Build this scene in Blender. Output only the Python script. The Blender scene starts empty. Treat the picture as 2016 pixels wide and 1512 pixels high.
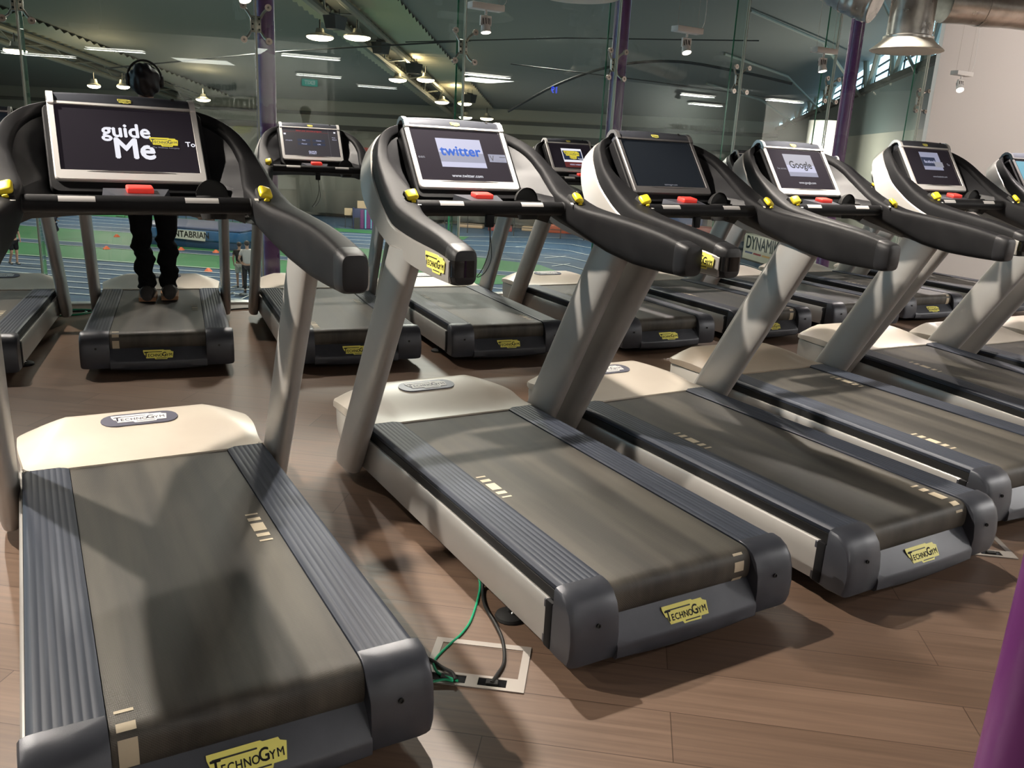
import bpy, bmesh, math, random
from mathutils import Vector as V, Matrix, noise
C = bpy.context
SC = C.scene
PI = math.pi
random.seed(7)
R = math.radians

# ------------------------------------------------------------------ camera
cam_d = bpy.data.cameras.new('camera')
cam = bpy.data.objects.new('camera', cam_d)
SC.collection.objects.link(cam)
SC.camera = cam
FPX = 1656.23
cam_d.sensor_fit = 'HORIZONTAL'; cam_d.sensor_width = 36.0
cam_d.lens = FPX / 2016 * 36.0
cam_d.clip_start = 0.02; cam_d.clip_end = 400
yaw, pit, rol = -0.536084, -0.272742, 0.052965
fw = V((-math.sin(yaw)*math.cos(pit), math.cos(yaw)*math.cos(pit), math.sin(pit)))
rt = V((math.cos(yaw), math.sin(yaw), 0)); up = rt.cross(fw)
r2 = math.cos(rol)*rt + math.sin(rol)*up; u2 = -math.sin(rol)*rt + math.cos(rol)*up
M = Matrix((r2, u2, -fw)).transposed().to_4x4()
M.translation = V((-1.58594, -1.68377, 1.38698))
cam.matrix_world = M

# ------------------------------------------------------------------ world, exposure
SC.view_settings.view_transform = 'Standard'
SC.view_settings.look = 'None'
SC.view_settings.gamma = 1.0
SC.view_settings.use_curve_mapping = False
SC.view_settings.exposure = 0.0
W = bpy.data.worlds.new('world'); SC.world = W; W.use_nodes = True
bg = W.node_tree.nodes['Background']
bg.inputs[0].default_value = (0.50, 0.80, 1.0, 1); bg.inputs[1].default_value = 3.2

WARM = (1.0, 0.91, 0.80); NEUT = (1.0, 0.96, 0.91)
def lamp(name, kind, loc, energy, color, target=None, size=0.1, size_y=None, angle=None, blend=0.5):
    d = bpy.data.lights.new(name, kind); d.energy = energy; d.color = color
    if kind == 'AREA':
        d.size = size
        if size_y: d.shape = 'RECTANGLE'; d.size_y = size_y
    else: d.shadow_soft_size = size
    if kind == 'SPOT': d.spot_size = angle or R(90); d.spot_blend = blend
    o = bpy.data.objects.new(name, d); SC.collection.objects.link(o); o.location = loc
    if target is not None:
        o.rotation_euler = (V(target)-V(loc)).to_track_quat('-Z', 'Y').to_euler()
    return o
# ceiling panels of the gym (their reflections show in the glass)
PANELS = [(-5.7,-6.65),(-3.7,-4.23),(2.1,-2.75),(3.08,-7.28),(5.0,-9.6),(6.95,-2.68),(12.0,-2.3),(14.4,-4.5),(13.7,-1.6)]
PANEL_Z = 2.75
for i,(px,py) in enumerate(PANELS):
    lamp('panel_and_fill_light','AREA',(px,py,PANEL_Z-0.03),(230 if px>6 else 18),NEUT,(px,py,0),1.0,0.24)
# spots over the two rows: (x, y, aim offset)
SPOTS = [(-4.4,1.6,.3,-.4),(-2.35,1.62,0.48,-0.50),(-0.2,1.55,0.42,-0.50),(1.9,1.55,0.42,-0.50),(4.0,1.55,0.42,-0.5),(6.1,1.55,0.3,-0.4),
         (-2.0,5.1,0.1,-0.5),(0.0,5.12,0.1,-0.5),(2.015,5.134,0.0,-0.25),(3.965,4.816,-0.1,-0.5),(5.824,4.818,0,-0.3),(8.4,4.95,-0.6,-0.7),(8.1,1.5,0,-0.4)]
SPOT_Z = 2.5
for i,(px,py,ax,ay) in enumerate(SPOTS):
    e = (370 if px<-2 and px>-3 else 330) if py < 3 else 170
    lamp('spot_light','SPOT',(px+ax*0.12,py+ay*0.12,SPOT_Z-0.21),e,WARM if px<3 else (1.0,0.90,0.85),(px+ax*2.2,py+ay*2.2,0),0.028,angle=R((76 if -3<px<-2 else 96) if py<3 else 78),blend=0.45)
# three more spots high between the rows, turned on the front hoods
HIGH=[(-1.9,3.45,3.05),(0.25,3.45,3.05),(2.4,3.45,3.05),(4.6,3.45,3.05)]
for (px,py,pz) in HIGH: lamp('spot_light','SPOT',(px,py-0.1,pz-0.2),110,WARM,(px+0.15,1.55,0.3),0.04,angle=R(62),blend=0.6)
# soft daylight-like fill of the big room behind the camera: added lamps, no panels hang there
for (px,py) in [(-3,-8.5),(1,-5),(9,-6.5)]:
    lamp('panel_and_fill_light','AREA',(px,py,2.95),(36 if px<5 else 160),NEUT,(px,py,0),1.2,1.2)

# arena axes: A along the lanes, B across them, origin = gym origin
AX = V((0.8,-0.6,0)); BX = V((0.6,0.8,0)); GZ = -4.0
def ab(a, b, z=0.0): return AX*a + BX*b + V((0,0,z))
def roof_z(b): return 3.6 + (58-b)*0.1
for (a,b) in [(-30,30),(-14,30),(-3,30),(-30,46),(-14,46),(-3,46),(-20,15),(-4,15)]:
    lamp('arena_light','AREA',ab(a,b,roof_z(b)-1.2),950,(1.0,0.95,0.85),ab(a,b,-4),1.6)
for (a,b) in [(-30,22),(-30,42),(-18,30),(-18,48),(-5,22),(-5,36),(-5,50)]:
    lamp('arena_uplight','AREA',ab(a,b,-0.5),62,(1.0,0.96,0.86),ab(a,b,20),5.0)
for p in [(9.9,32.4,5.7),(16.2,39.6,4.9),(21.2,45.0,4.3),(3.0,48.1,3.9),(8.7,53.3,3.7)]:
    lamp('flood_spill','POINT',p,150,(1.0,0.78,0.45),size=0.2)
# added lamps without fittings, brightening the beige wall and the back wall lettering
lamp('wall_fill_light','AREA',(8.3,2.9,3.3),48,(1.0,0.93,0.88),(11.2,4.3,1.6),1.2,0.2)
lamp('wall_fill_light','AREA',(11.5,0.6,3.3),55,(1.0,0.93,0.88),(14.0,2.2,1.6),1.2,0.2)
for px in (-2.5,3.0,20.0): lamp('wall_fill_light','AREA',(px,-9.3,3.3),(150 if px<0 else 230 if px<10 else 1000),NEUT,(px,-11,1.9),1.6,0.2)

# ------------------------------------------------------------------ materials
def mat(name, col, rough=0.5, metal=0.0, coat=0.0, spec=0.5, emit=None, es=1.0):
    m = bpy.data.materials.new(name); m.use_nodes = True
    p = m.node_tree.nodes['Principled BSDF']
    p.inputs['Base Color'].default_value = (*col,1); p.inputs['Roughness'].default_value = rough
    p.inputs['Metallic'].default_value = metal; p.inputs['Coat Weight'].default_value = coat
    p.inputs['Specular IOR Level'].default_value = spec
    if emit: p.inputs['Emission Color'].default_value = (*emit,1); p.inputs['Emission Strength'].default_value = es
    return m
def nt(m): return m.node_tree.nodes, m.node_tree.links, m.node_tree.nodes['Principled BSDF']
def noise_mix(m, c1, c2, scale=(10,10,10), detail=4, lo=0.4, hi=0.65, coord='Object', rough=None, bump=0, bscale=300, rot=None):
    N,L,P = nt(m)
    tc = N.new('ShaderNodeTexCoord'); mp = N.new('ShaderNodeMapping'); mp.inputs['Scale'].default_value = scale
    if rot: mp.inputs['Rotation'].default_value = rot
    L.new(tc.outputs[coord], mp.inputs[0])
    n = N.new('ShaderNodeTexNoise'); n.inputs['Scale'].default_value = 1; n.inputs['Detail'].default_value = detail
    L.new(mp.outputs[0], n.inputs['Vector'])
    r = N.new('ShaderNodeValToRGB'); r.color_ramp.elements[0].position = lo; r.color_ramp.elements[1].position = hi
    r.color_ramp.elements[0].color = (*c1,1); r.color_ramp.elements[1].color = (*c2,1)
    L.new(n.outputs[0], r.inputs[0]); L.new(r.outputs[0], P.inputs['Base Color'])
    if rough:
        mr = N.new('ShaderNodeMapRange'); mr.inputs['To Min'].default_value = rough[0]; mr.inputs['To Max'].default_value = rough[1]
        L.new(n.outputs[0], mr.inputs[0]); L.new(mr.outputs[0], P.inputs['Roughness'])
    if bump:
        n2 = N.new('ShaderNodeTexNoise'); n2.inputs['Scale'].default_value = bscale
        L.new(tc.outputs[coord], n2.inputs['Vector'])
        b = N.new('ShaderNodeBump'); b.inputs['Strength'].default_value = bump; b.inputs['Distance'].default_value = 0.002
        L.new(n2.outputs[0], b.inputs['Height']); L.new(b.outputs[0], P.inputs['Normal'])
    return n, r
M_silver = mat('satin silver paint', (0.38,0.365,0.345), 0.36, 0.25); noise_mix(M_silver,(0.37,0.355,0.335),(0.41,0.395,0.375),(3,3,3),rough=(0.32,0.42))
M_chrome = mat('chrome', (0.75,0.73,0.70), 0.15, 0.9)
M_frame = mat('silver display frame', (0.76,0.74,0.72), 0.28, 0.4)
M_frame_dark = mat('gunmetal display frame', (0.13,0.125,0.125), 0.35, 0.4)
M_cap = mat('blue grey moulded plastic', (0.045,0.048,0.058), 0.36, 0.25); noise_mix(M_cap,(0.048,0.052,0.064),(0.064,0.068,0.082),(6,6,6),rough=(0.3,0.45),bump=0.15,bscale=900)
M_rail = mat('ribbed slate rail', (0.045,0.052,0.075), 0.5, 0.05, spec=0.35)
noise_mix(M_rail,(0.030,0.036,0.052),(0.078,0.089,0.115),(75,1.3,20),detail=7,lo=0.50,hi=0.85,rough=(0.42,0.6))
M_black = mat('black rubber', (0.017,0.0165,0.017), 0.5, spec=0.13); noise_mix(M_black,(0.009,0.009,0.010),(0.013,0.013,0.014),(8,8,8),rough=(0.46,0.58),bump=0.25,bscale=1200)
M_dish = mat('graphite panel', (0.030,0.030,0.033), 0.42, 0.05, spec=0.3); noise_mix(M_dish,(0.019,0.019,0.021),(0.024,0.024,0.026),(9,9,9),rough=(0.40,0.50),bump=0.2,bscale=1500)
M_tip = mat('charcoal arm end', (0.026,0.026,0.029), 0.4, 0.0, spec=0.3); noise_mix(M_tip,(0.015,0.015,0.017),(0.020,0.020,0.022),(12,12,12),rough=(0.34,0.46),bump=0.2,bscale=1500)
M_gloss = mat('gloss black', (0.008,0.008,0.009), 0.08)
M_matte = mat('matt black', (0.010,0.010,0.010), 0.7)
M_hood = mat('cream hood plastic', (0.56,0.50,0.42), 0.38); noise_mix(M_hood,(0.54,0.48,0.405),(0.58,0.52,0.44),(4,4,4),rough=(0.3,0.42))
M_bronze = mat('bronze hood plastic', (0.27,0.22,0.17), 0.28); noise_mix(M_bronze,(0.25,0.205,0.155),(0.29,0.235,0.18),(4,4,4),rough=(0.28,0.4))
M_house = mat('grey motor housing', (0.50,0.47,0.42), 0.45)
M_yellow = mat('yellow badge', (0.95,0.88,0.20), 0.4)
M_knob = mat('yellow lever', (0.85,0.66,0.03), 0.35)
M_ink = mat('black ink', (0.015,0.015,0.01), 0.5)
M_plate = mat('grey blue badge plate', (0.13,0.13,0.17), 0.4, 0.2)
M_white = mat('white print', (0.75,0.74,0.72), 0.45)
M_red = mat('red stop button', (0.85,0.05,0.04), 0.4, emit=(1,0.05,0.03), es=0.25)
M_mark = mat('cream belt mark', (0.55,0.47,0.34), 0.6)
M_scr = mat('screen off', (0.012,0.011,0.014), 0.12, emit=(0.011,0.0085,0.0115), es=1.0)
M_scr_blue = mat('screen dark', (0.010,0.012,0.015), 0.12, emit=(0.006,0.008,0.011), es=1.0)
def glow(name, c, s=1.0): return mat(name, (0.02,0.02,0.02), 0.3, emit=c, es=s)
E_white = glow('screen white',(0.85,0.85,0.92)); E_lav = glow('screen lavender',(0.55,0.56,0.75)); E_lav2 = glow('screen grey lavender',(0.30,0.31,0.42))
E_blue = glow('screen blue',(0.02,0.13,0.62)); E_yel = glow('screen yellow',(0.75,0.62,0.05)); E_dark = glow('screen grey',(0.05,0.05,0.06))
E_red = glow('screen red',(0.55,0.03,0.03)); E_maroon = glow('screen maroon',(0.12,0.02,0.02)); E_navy = glow('screen navy',(0.015,0.025,0.06)); E_teal = glow('screen teal',(0.10,0.38,0.50))
E_grey = glow('screen grey text',(0.28,0.28,0.32))
# belt: woven, with dusty streaks along its length
M_belt = mat('woven running belt',(0.06,0.055,0.048),0.6)
n,r = noise_mix(M_belt,(0.028,0.025,0.021),(0.100,0.089,0.071),(11,0.8,3),detail=8,lo=0.38,hi=0.80,rough=(0.42,0.62))
N,L,P = nt(M_belt)
wv = N.new('ShaderNodeTexWave'); wv.inputs['Scale'].default_value = 95; wv.bands_direction = 'DIAGONAL'
wv2 = N.new('ShaderNodeTexWave'); wv2.inputs['Scale'].default_value = 160; wv2.bands_direction = 'X'
tc = N.new('ShaderNodeTexCoord'); L.new(tc.outputs['Object'],wv.inputs[0]); L.new(tc.outputs['Object'],wv2.inputs[0])
ad = N.new('ShaderNodeMath'); ad.operation='ADD'; L.new(wv.outputs['Fac'],ad.inputs[0]); L.new(wv2.outputs['Fac'],ad.inputs[1])
bp = N.new('ShaderNodeBump'); bp.inputs['Strength'].default_value = 0.25; bp.inputs['Distance'].default_value = 0.001
L.new(ad.outputs[0],bp.inputs['Height']); L.new(bp.outputs[0],P.inputs['Normal'])
# wooden floor planks, turned like the building
def plank_mat():
    m = mat('brown wood planks',(0.2,0.11,0.07),0.38); N,L,P = nt(m)
    tc = N.new('ShaderNodeTexCoord'); mp = N.new('ShaderNodeMapping'); mp.inputs['Rotation'].default_value = (0,0,R(38))
    L.new(tc.outputs['Object'],mp.inputs[0])
    br = N.new('ShaderNodeTexBrick'); br.inputs['Scale'].default_value = 1; br.inputs['Brick Width'].default_value = 1.25; br.inputs['Row Height'].default_value = 0.19
    br.inputs['Mortar Size'].default_value = 0.0016; br.inputs['Mortar Smooth'].default_value = 0.3; br.offset = 0.37
    br.inputs['Color1'].default_value = (0.132,0.084,0.058,1); br.inputs['Color2'].default_value = (0.172,0.112,0.079,1); br.inputs['Mortar'].default_value=(0.06,0.035,0.022,1)
    L.new(mp.outputs[0],br.inputs['Vector'])
    m2 = N.new('ShaderNodeMapping'); m2.inputs['Scale'].default_value = (1.6,60,1); L.new(mp.outputs[0],m2.inputs[0])
    n = N.new('ShaderNodeTexNoise'); n.inputs['Scale'].default_value=1; n.inputs['Detail'].default_value=7; n.inputs['Distortion'].default_value=0.6; L.new(m2.outputs[0],n.inputs['Vector'])
    rp = N.new('ShaderNodeValToRGB'); rp.color_ramp.elements[0].position=0.3; rp.color_ramp.elements[1].position=0.75
    rp.color_ramp.elements[0].color=(0.78,0.77,0.76,1); rp.color_ramp.elements[1].color=(1.18,1.17,1.15,1); L.new(n.outputs[0],rp.inputs[0])
    mx = N.new('ShaderNodeMix'); mx.data_type='RGBA'; mx.blend_type='MULTIPLY'; mx.inputs[0].default_value=1
    L.new(br.outputs['Color'],mx.inputs[6]); L.new(rp.outputs[0],mx.inputs[7]); L.new(mx.outputs[2],P.inputs['Base Color'])
    mr = N.new('ShaderNodeMapRange'); mr.inputs['To Min'].default_value=0.30; mr.inputs['To Max'].default_value=0.50; L.new(n.outputs[0],mr.inputs[0]); L.new(mr.outputs[0],P.inputs['Roughness'])
    return m
M_floor = plank_mat()
M_wall = mat('warm grey wall paint',(0.68,0.63,0.59),0.7)
M_wall_dark = mat('dark green grey wall',(0.10,0.115,0.105),0.7)
M_ceil = mat('dark ceiling',(0.05,0.05,0.048),0.8)
M_purple = mat('purple column paint',(0.115,0.022,0.125),0.28); noise_mix(M_purple,(0.115,0.026,0.125),(0.135,0.031,0.145),(3,3,3),rough=(0.22,0.34))
M_foil = mat('foil wrapped duct',(0.62,0.60,0.56),0.3,0.75); noise_mix(M_foil,(0.50,0.49,0.46),(0.74,0.72,0.68),(7,3,7),bump=0.8,bscale=22,rough=(0.2,0.4))
M_diff = mat('cream diffuser',(0.78,0.74,0.64),0.45)
M_fixture = mat('white light fitting',(0.72,0.69,0.66),0.4)
E_spot = mat('lit lens',(1,1,1),0.3,emit=(1.0,0.86,0.72),es=22)
E_panel = mat('lit panel',(1,1,1),0.3,emit=(1.0,0.94,0.88),es=11)
E_flood = mat('lit flood lens',(1,1,1),0.3,emit=(1.0,0.80,0.55),es=16)
M_alu = mat('floor box aluminium',(0.34,0.31,0.28),0.45,0.3)
M_green = mat('green cable',(0.01,0.33,0.16),0.4)
M_cable = mat('black cable',(0.012,0.012,0.012),0.45)
M_steel = mat('brushed steel fitting',(0.42,0.36,0.31),0.3,0.8)
def glass_mat(name, tint, rough=0.0, boost=1.0):
    m = bpy.data.materials.new(name); m.use_nodes=True; N=m.node_tree.nodes; L=m.node_tree.links; N.clear()
    o=N.new('ShaderNodeOutputMaterial'); t=N.new('ShaderNodeBsdfTransparent'); t.inputs[0].default_value=(*tint,1)
    g=N.new('ShaderNodeBsdfGlossy'); g.inputs['Roughness'].default_value=rough; g.inputs[0].default_value=(0.95,1,0.97,1)
    lw=N.new('ShaderNodeLayerWeight'); lw.inputs[0].default_value=0.5
    pw=N.new('ShaderNodeMath'); pw.operation='POWER'; pw.inputs[1].default_value=5; L.new(lw.outputs['Facing'],pw.inputs[0])
    ma=N.new('ShaderNodeMath'); ma.operation='MULTIPLY_ADD'; ma.inputs[1].default_value=0.95; ma.inputs[2].default_value=0.034*boost; L.new(pw.outputs[0],ma.inputs[0])
    mx=N.new('ShaderNodeMixShader'); L.new(ma.outputs[0],mx.inputs[0]); L.new(t.outputs[0],mx.inputs[1]); L.new(g.outputs[0],mx.inputs[2]); L.new(mx.outputs[0],o.inputs[0])
    return m
M_glass = glass_mat('clear glazing',(0.95,0.98,0.965))
M_fin = glass_mat('green tinted fin',(0.90,0.96,0.94))
M_edge = mat('green glass edge',(0.02,0.16,0.09),0.15)
M_seal = mat('clear seal',(0.45,0.45,0.38),0.3)

# ------------------------------------------------------------------ mesh builder
class MB:
    def __init__(s): s.v=[]; s.f=[]; s.m=[]; s.mats=[]
    def mi(s,m):
        if m not in s.mats: s.mats.append(m)
        return s.mats.index(m)
    def add(s,vs,fs,m):
        b=len(s.v); s.v+= [V(v) for v in vs]; k=s.mi(m)
        for f in fs: s.f.append([b+i for i in f]); s.m.append(k)
    def box(s,c,d,m,rot=None,bev=0,seg=2):
        bm=bmesh.new(); bmesh.ops.create_cube(bm,size=1)
        for v in bm.verts: v.co=V((v.co.x*d[0],v.co.y*d[1],v.co.z*d[2]))
        if bev: bmesh.ops.bevel(bm,geom=bm.edges[:],offset=bev,segments=seg,profile=0.5,affect='EDGES')
        q=Matrix.Translation(V(c)) @ (rot.to_4x4() if rot else Matrix.Identity(4))
        s.bm(bm,m,q)
    def bm(s,bm,m,q=None):
        bm.verts.index_update()
        s.add([(q@v.co if q else v.co.copy()) for v in bm.verts],[[v.index for v in f.verts] for f in bm.faces],m); bm.free()
    def loft(s,rings,m,closed=True,caps=True,loop=False):
        n=len(rings[0]); vs=[p for r in rings for p in r]; fs=[]
        K=len(rings)
        for i in range(K-1 if not loop else K):
            j=(i+1)%K
            for k in range(n if closed else n-1):
                l=(k+1)%n; fs.append([i*n+k,i*n+l,j*n+l,j*n+k])
        if caps and closed and not loop: fs.append(list(range(n))[::-1]); fs.append([(K-1)*n+k for k in range(n)])
        s.add(vs,fs,m)
    def tube(s,path,r,m,seg=10,caps=True,ry=None):
        path=[V(p) for p in path]; rr=r if isinstance(r,(list,tuple)) else [r]*len(path); rings=[]
        pn=None
        for i,p in enumerate(path):
            t=(path[min(i+1,len(path)-1)]-path[max(i-1,0)]).normalized()
            if pn is None: pn=t.orthogonal().normalized()
            pn=(pn-t*pn.dot(t)).normalized(); b=t.cross(pn)
            rings.append([p+(pn*math.cos(a)+b*math.sin(a)*(ry or 1))*rr[i] for a in [2*PI*k/seg for k in range(seg)]])
        s.loft(rings,m,True,caps)
    def lathe(s,prof,m,c=(0,0,0),q=None,seg=24):
        # prof: list of (r,z)
        rings=[[V((r*math.cos(a),r*math.sin(a),z)) for a in [2*PI*k/seg for k in range(seg)]] for r,z in prof]
        q=q or Matrix.Identity(3)
        s.loft([[V(c)+q@p for p in rg] for rg in rings],m)
    def ell(s,c,r,m,u=16,w=10,q=None):
        bm=bmesh.new(); bmesh.ops.create_uvsphere(bm,u_segments=u,v_segments=w,radius=1)
        T=Matrix.Translation(V(c)) @ (q.to_4x4() if q else Matrix.Identity(4)) @ Matrix.Diagonal((*r,1)); s.bm(bm,m,T)
    def poly(s,pts,m,frame=None,thick=0.0):
        # frame=(origin,u,v): flat polygon with optional thickness along u x v
        o,u,w=frame; nn=u.cross(w).normalized(); P=[o+u*a+w*b for a,b in pts]; n=len(P)
        if thick:
            s.add([p+nn*thick for p in P]+P,[list(range(n)),list(range(n,2*n))[::-1]]+[[i,n+i,n+(i+1)%n,(i+1)%n] for i in range(n)],m)
        else: s.add(P,[list(range(n))],m)
    def text(s,txt,size,frame,m,align='CENTER',thick=0.0,bold=0.0,sx=1.0,space=1.0,mirror=False):
        key=(txt,align,space)
        if key not in TXT:
            cu=bpy.data.curves.new('t','FONT'); cu.body=txt; cu.align_x=align; cu.align_y='CENTER'; cu.size=1; cu.space_character=space; cu.resolution_u=3
            ob=bpy.data.objects.new('t',cu); SC.collection.objects.link(ob); C.view_layer.update()
            me=bpy.data.meshes.new_from_object(ob.evaluated_get(C.evaluated_depsgraph_get()))
            TXT[key]=([v.co.copy() for v in me.vertices],[list(p.vertices) for p in me.polygons])
            bpy.data.objects.remove(ob); bpy.data.meshes.remove(me); bpy.data.curves.remove(cu)
        vs,fs=TXT[key]; o,u,w=frame; nn=u.cross(w).normalized(); q=bold
        for dx,dy in ([(0,0)] if not bold else [(-q,0),(q,0),(0,q),(0,-q)]):
            s.add([o+u*((v.x+dx)*size*sx)+w*((v.y+dy)*size)+nn*thick for v in vs],fs,m)
    def build(s,name,parent=None,smooth=35,loc=None,kind=None):
        me=bpy.data.meshes.new(name); me.from_pydata([tuple(v) for v in s.v],[],s.f)
        for m in s.mats: me.materials.append(m)
        me.polygons.foreach_set('material_index',s.m); 
        if smooth:
            me.polygons.foreach_set('use_smooth',[True]*len(me.polygons)); me.update(); me.set_sharp_from_angle(angle=R(smooth))
        me.validate(); me.update()
        o=bpy.data.objects.new(name,me); SC.collection.objects.link(o)
        if parent: o.parent=parent
        if kind: o['kind']=kind
        return o
TXT={}
def empty(name,loc=(0,0,0),rz=0.0,rx=0.0,ry=0.0):
    o=bpy.data.objects.new(name,None); SC.collection.objects.link(o); o.location=loc; o.rotation_euler=(rx,ry,rz); o.empty_display_size=0.1; return o
def tag(o,label=None,cat=None,group=None,kind=None):
    if label: o['label']=label
    if cat: o['category']=cat
    if group: o['group']=group
    if kind: o['kind']=kind
    return o
def lerp(a,b,t): return a+(b-a)*t
def interp(x,xs,ys):
    if x<=xs[0]: return ys[0]
    for i in range(len(xs)-1):
        if x<=xs[i+1]: return ys[i]+(ys[i+1]-ys[i])*(x-xs[i])/(xs[i+1]-xs[i])
    return ys[-1]
def catmull(P,n=6):
    P=[V(p) for p in P]; out=[]
    for i in range(len(P)-1):
        p0=P[max(i-1,0)];p1=P[i];p2=P[i+1];p3=P[min(i+2,len(P)-1)]
        for k in range(n):
            t=k/n; out.append(0.5*((2*p1)+(p2-p0)*t+(2*p0-5*p1+4*p2-p3)*t*t+(3*p1-p0-3*p2+p3)*t**3))
    out.append(P[-1]); return out
def smooth(t): t=max(0,min(1,t)); return t*t*(3-2*t)

def badge(mb,frame,w,plate=M_yellow,ink=M_ink,th=0.0012):
    # stepped nameplate with the maker's lettering; w = full width
    o,u,v=frame; k=w
    pts=[(-.5,.13),(-.46,.0),(-.43,-.0),(-.40,-.13),(-.13,-.13),(-.10,-.19),(.28,-.19),(.30,-.13),(.47,-.13),(.5,.10),(.42,.13),(.40,.17),(.20,.17),(.17,.19),(-.50,.19)]
    mb.poly([(a*k,b*k) for a,b in pts],plate,frame,th)
    n_=u.cross(v).normalized(); o2=o+n_*(th+0.0006)
    for ch,x,y,sz in [('T',-.40,.005,.26),('E',-.315,-.03,.155),('C',-.225,-.03,.155),('H',-.125,-.03,.155),('N',-.02,-.03,.155),('O',.085,-.03,.155),('G',.195,.0,.235),('Y',.30,-.03,.155),('M',.405,-.02,.155)]:
        mb.text(ch,k*sz,(o2+v*(y*k)+u*(x*k),u,v),ink,bold=0.02,sx=0.85)
    bar=lambda x0,x1,y0,y1: mb.poly([(x0*k,y0*k),(x1*k,y0*k),(x1*k,y1*k),(x0*k,y1*k)],ink,(o2,u,v))
    bar(-.44,.12,.095,.118); bar(-.07,.27,-.145,-.125)

# ------------------------------------------------------------------ treadmill model (local: x right, y to the console, z up, y=0 at the rear end of the side rails)
DO=V((0,1.378,1.224)); DE=V((0,0.597,0.802)); DX=V((1,0,0)); DN=V((0,-0.802,0.597))
def dp(u,v,d=0.0): return DO+DX*u+DE*v+DN*d
def belt_path(s):
    r=0.055
    if s>=0: return V((0,s,0.247)),V((0,0,1))
    a=-s/r; sa,ca=math.sin(a),math.cos(a); e=0.72; return V((0,-0.002-r*abs(sa)**e,0.192+r*math.copysign(abs(ca)**e,ca))),V((0,-math.sin(a),math.cos(a)))
def make_belt(marks,wear):
    mb=MB(); S=[1.47,1.2,0.9,0.6,0.3,0.012,0.0]+[-0.055*PI*k/20 for k in range(1,21)]+[-0.055*PI-0.3]
    def pt(s,x,off=0.0):
        if s< -0.055*PI: q=V((0,-0.004+(-s-0.055*PI),0.137)); n_=V((0,0,-1))
        else: q,n_=belt_path(s)
        q=q+n_*off; q.x=x; return q
    xs=[-0.2605,-0.13,0,0.13,0.2605]
    mb.add([pt(s,x) for s in S for x in xs],[[i*5+k,i*5+k+1,(i+1)*5+k+1,(i+1)*5+k] for i in range(len(S)-1) for k in range(4)],M_belt)
    for side,s0 in marks:
        x0,x1=(-0.248,-0.211) if side<0 else (0.196,0.234)
        for a,b in [(0,.010),(.032,.054),(.072,.128),(.146,.168),(.190,.200)]:
            n=4; ss=[s0-lerp(a,b,k/n) for k in range(n+1)]
            if ss[-1]<-0.17: continue
            mb.add([pt(s,x,0.0012) for s in ss for x in (x0,x1)],[[2*i,2*i+1,2*i+3,2*i+2] for i in range(n)],M_mark)
    return mb
def make_rail(sg):
    mb=MB(); prof=[]
    xs=[0.2625]; zs=[0.246]
    for k in range(7):
        x=0.268+k*0.0178; prof+= [(x,0.2526),(x+0.0020,0.2533),(x+0.0130,0.2533),(x+0.0150,0.2526)]
    prof=[(0.2625,0.235),(0.2625,0.2515)]+prof+[(0.396,0.2500),(0.402,0.244),(0.402,0.232),(0.386,0.222),(0.386,0.205),(0.28,0.205)]
    mb.loft([[V((sg*x,y,z)) for x,z in prof] for y in (0.0,0.5,1.0,1.475)],M_rail)
    return mb
def make_gap(sg):
    mb=MB(); mb.box((sg*0.396,0.76,0.212),(0.018,1.52,0.036),M_matte); return mb
def make_panel(sg):
    mb=MB(); prof=[(0.395,0.200),(0.412,0.200),(0.4165,0.194),(0.4195,0.15),(0.4185,0.09),(0.413,0.058),(0.40,0.053),(0.395,0.06)]
    mb.loft([[V((sg*x,y,z)) for x,z in prof] for y in (0.008,0.4,0.8,1.2,1.62)],M_silver); return mb
def make_cap():
    mb=MB()
    base=[(0.0,0.2545),(-0.03,0.2515),(-0.058,0.238),(-0.080,0.212),(-0.093,0.175),(-0.099,0.125),(-0.097,0.075),(-0.088,0.046),(-0.02,0.042),(0.045,0.050),(0.045,0.200),(0.0,0.2)]
    cy,cz=-0.03,0.15
    for sg in (-1,1):
        rings=[]
        for x,k in [(0.262,0.985),(0.264,1.0),(0.33,1.0),(0.385,1.0),(0.402,0.985),(0.413,0.95),(0.418,0.88)]:
            rings.append([V((sg*x,(y-cy)*k+cy if y<0 else y,(z-cz)*k+cz)) for y,z in base])
        mb.loft(rings,M_cap)
        # seam block hugging the end of the side panel
        mb.box((sg*0.4105,0.020,0.128),(0.022,0.036,0.146),M_black,bev=0.007)
        # screw recess
        mb.lathe([(0.0066,0.0),(0.0066,0.0035),(0.0045,0.0035),(0.004,-0.002)],M_matte,(sg*0.333,-0.0965,0.165),Matrix.Rotation(R(80),3,'X'),12)
    X=[-0.2635+0.527*k/16 for k in range(17)]
    rings=[]
    for x in X:
        w=max(0,1-(x/0.27)**2); e=min(1,max(0,(abs(x)-0.232)/0.034))**2*0.020
        bow=-0.006*w-0.0025
        prof=[(-0.02,0.158),(-0.047,0.156),(-0.052,0.150),(-0.094+bow+e*0.5,0.090+e),(-0.097+bow,0.085),(-0.099+bow,0.078),(-0.0985+bow,0.048),(-0.090+bow,0.040-0.006*w),(-0.02,0.038)]
        rings.append([V((x,y,z)) for y,z in prof])
    mb.loft(rings,M_cap)
    return mb
def hood_z(x,y):
    t=(y-1.455)/0.41; ax=abs(x); xe=0.405-0.155*max(0,min(1,t))
    zc=0.254+0.052*smooth(max(0,t)**0.85)
    z=zc
    if ax>xe: z-=0.26*(ax-xe)+0.6*(ax-xe)**2
    # folded facet: the strip between belt edge and corner stays low behind the fold
    q=smooth((ax-0.25)/0.035)*smooth(1-t/0.6); z-=q*(zc-0.2535)*0.9
    if y>1.86: z-=((y-1.86)/0.08)**2*0.055
    return z
def yfront(x): return 1.935-0.62*max(0,abs(x)-0.15)**2
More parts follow.
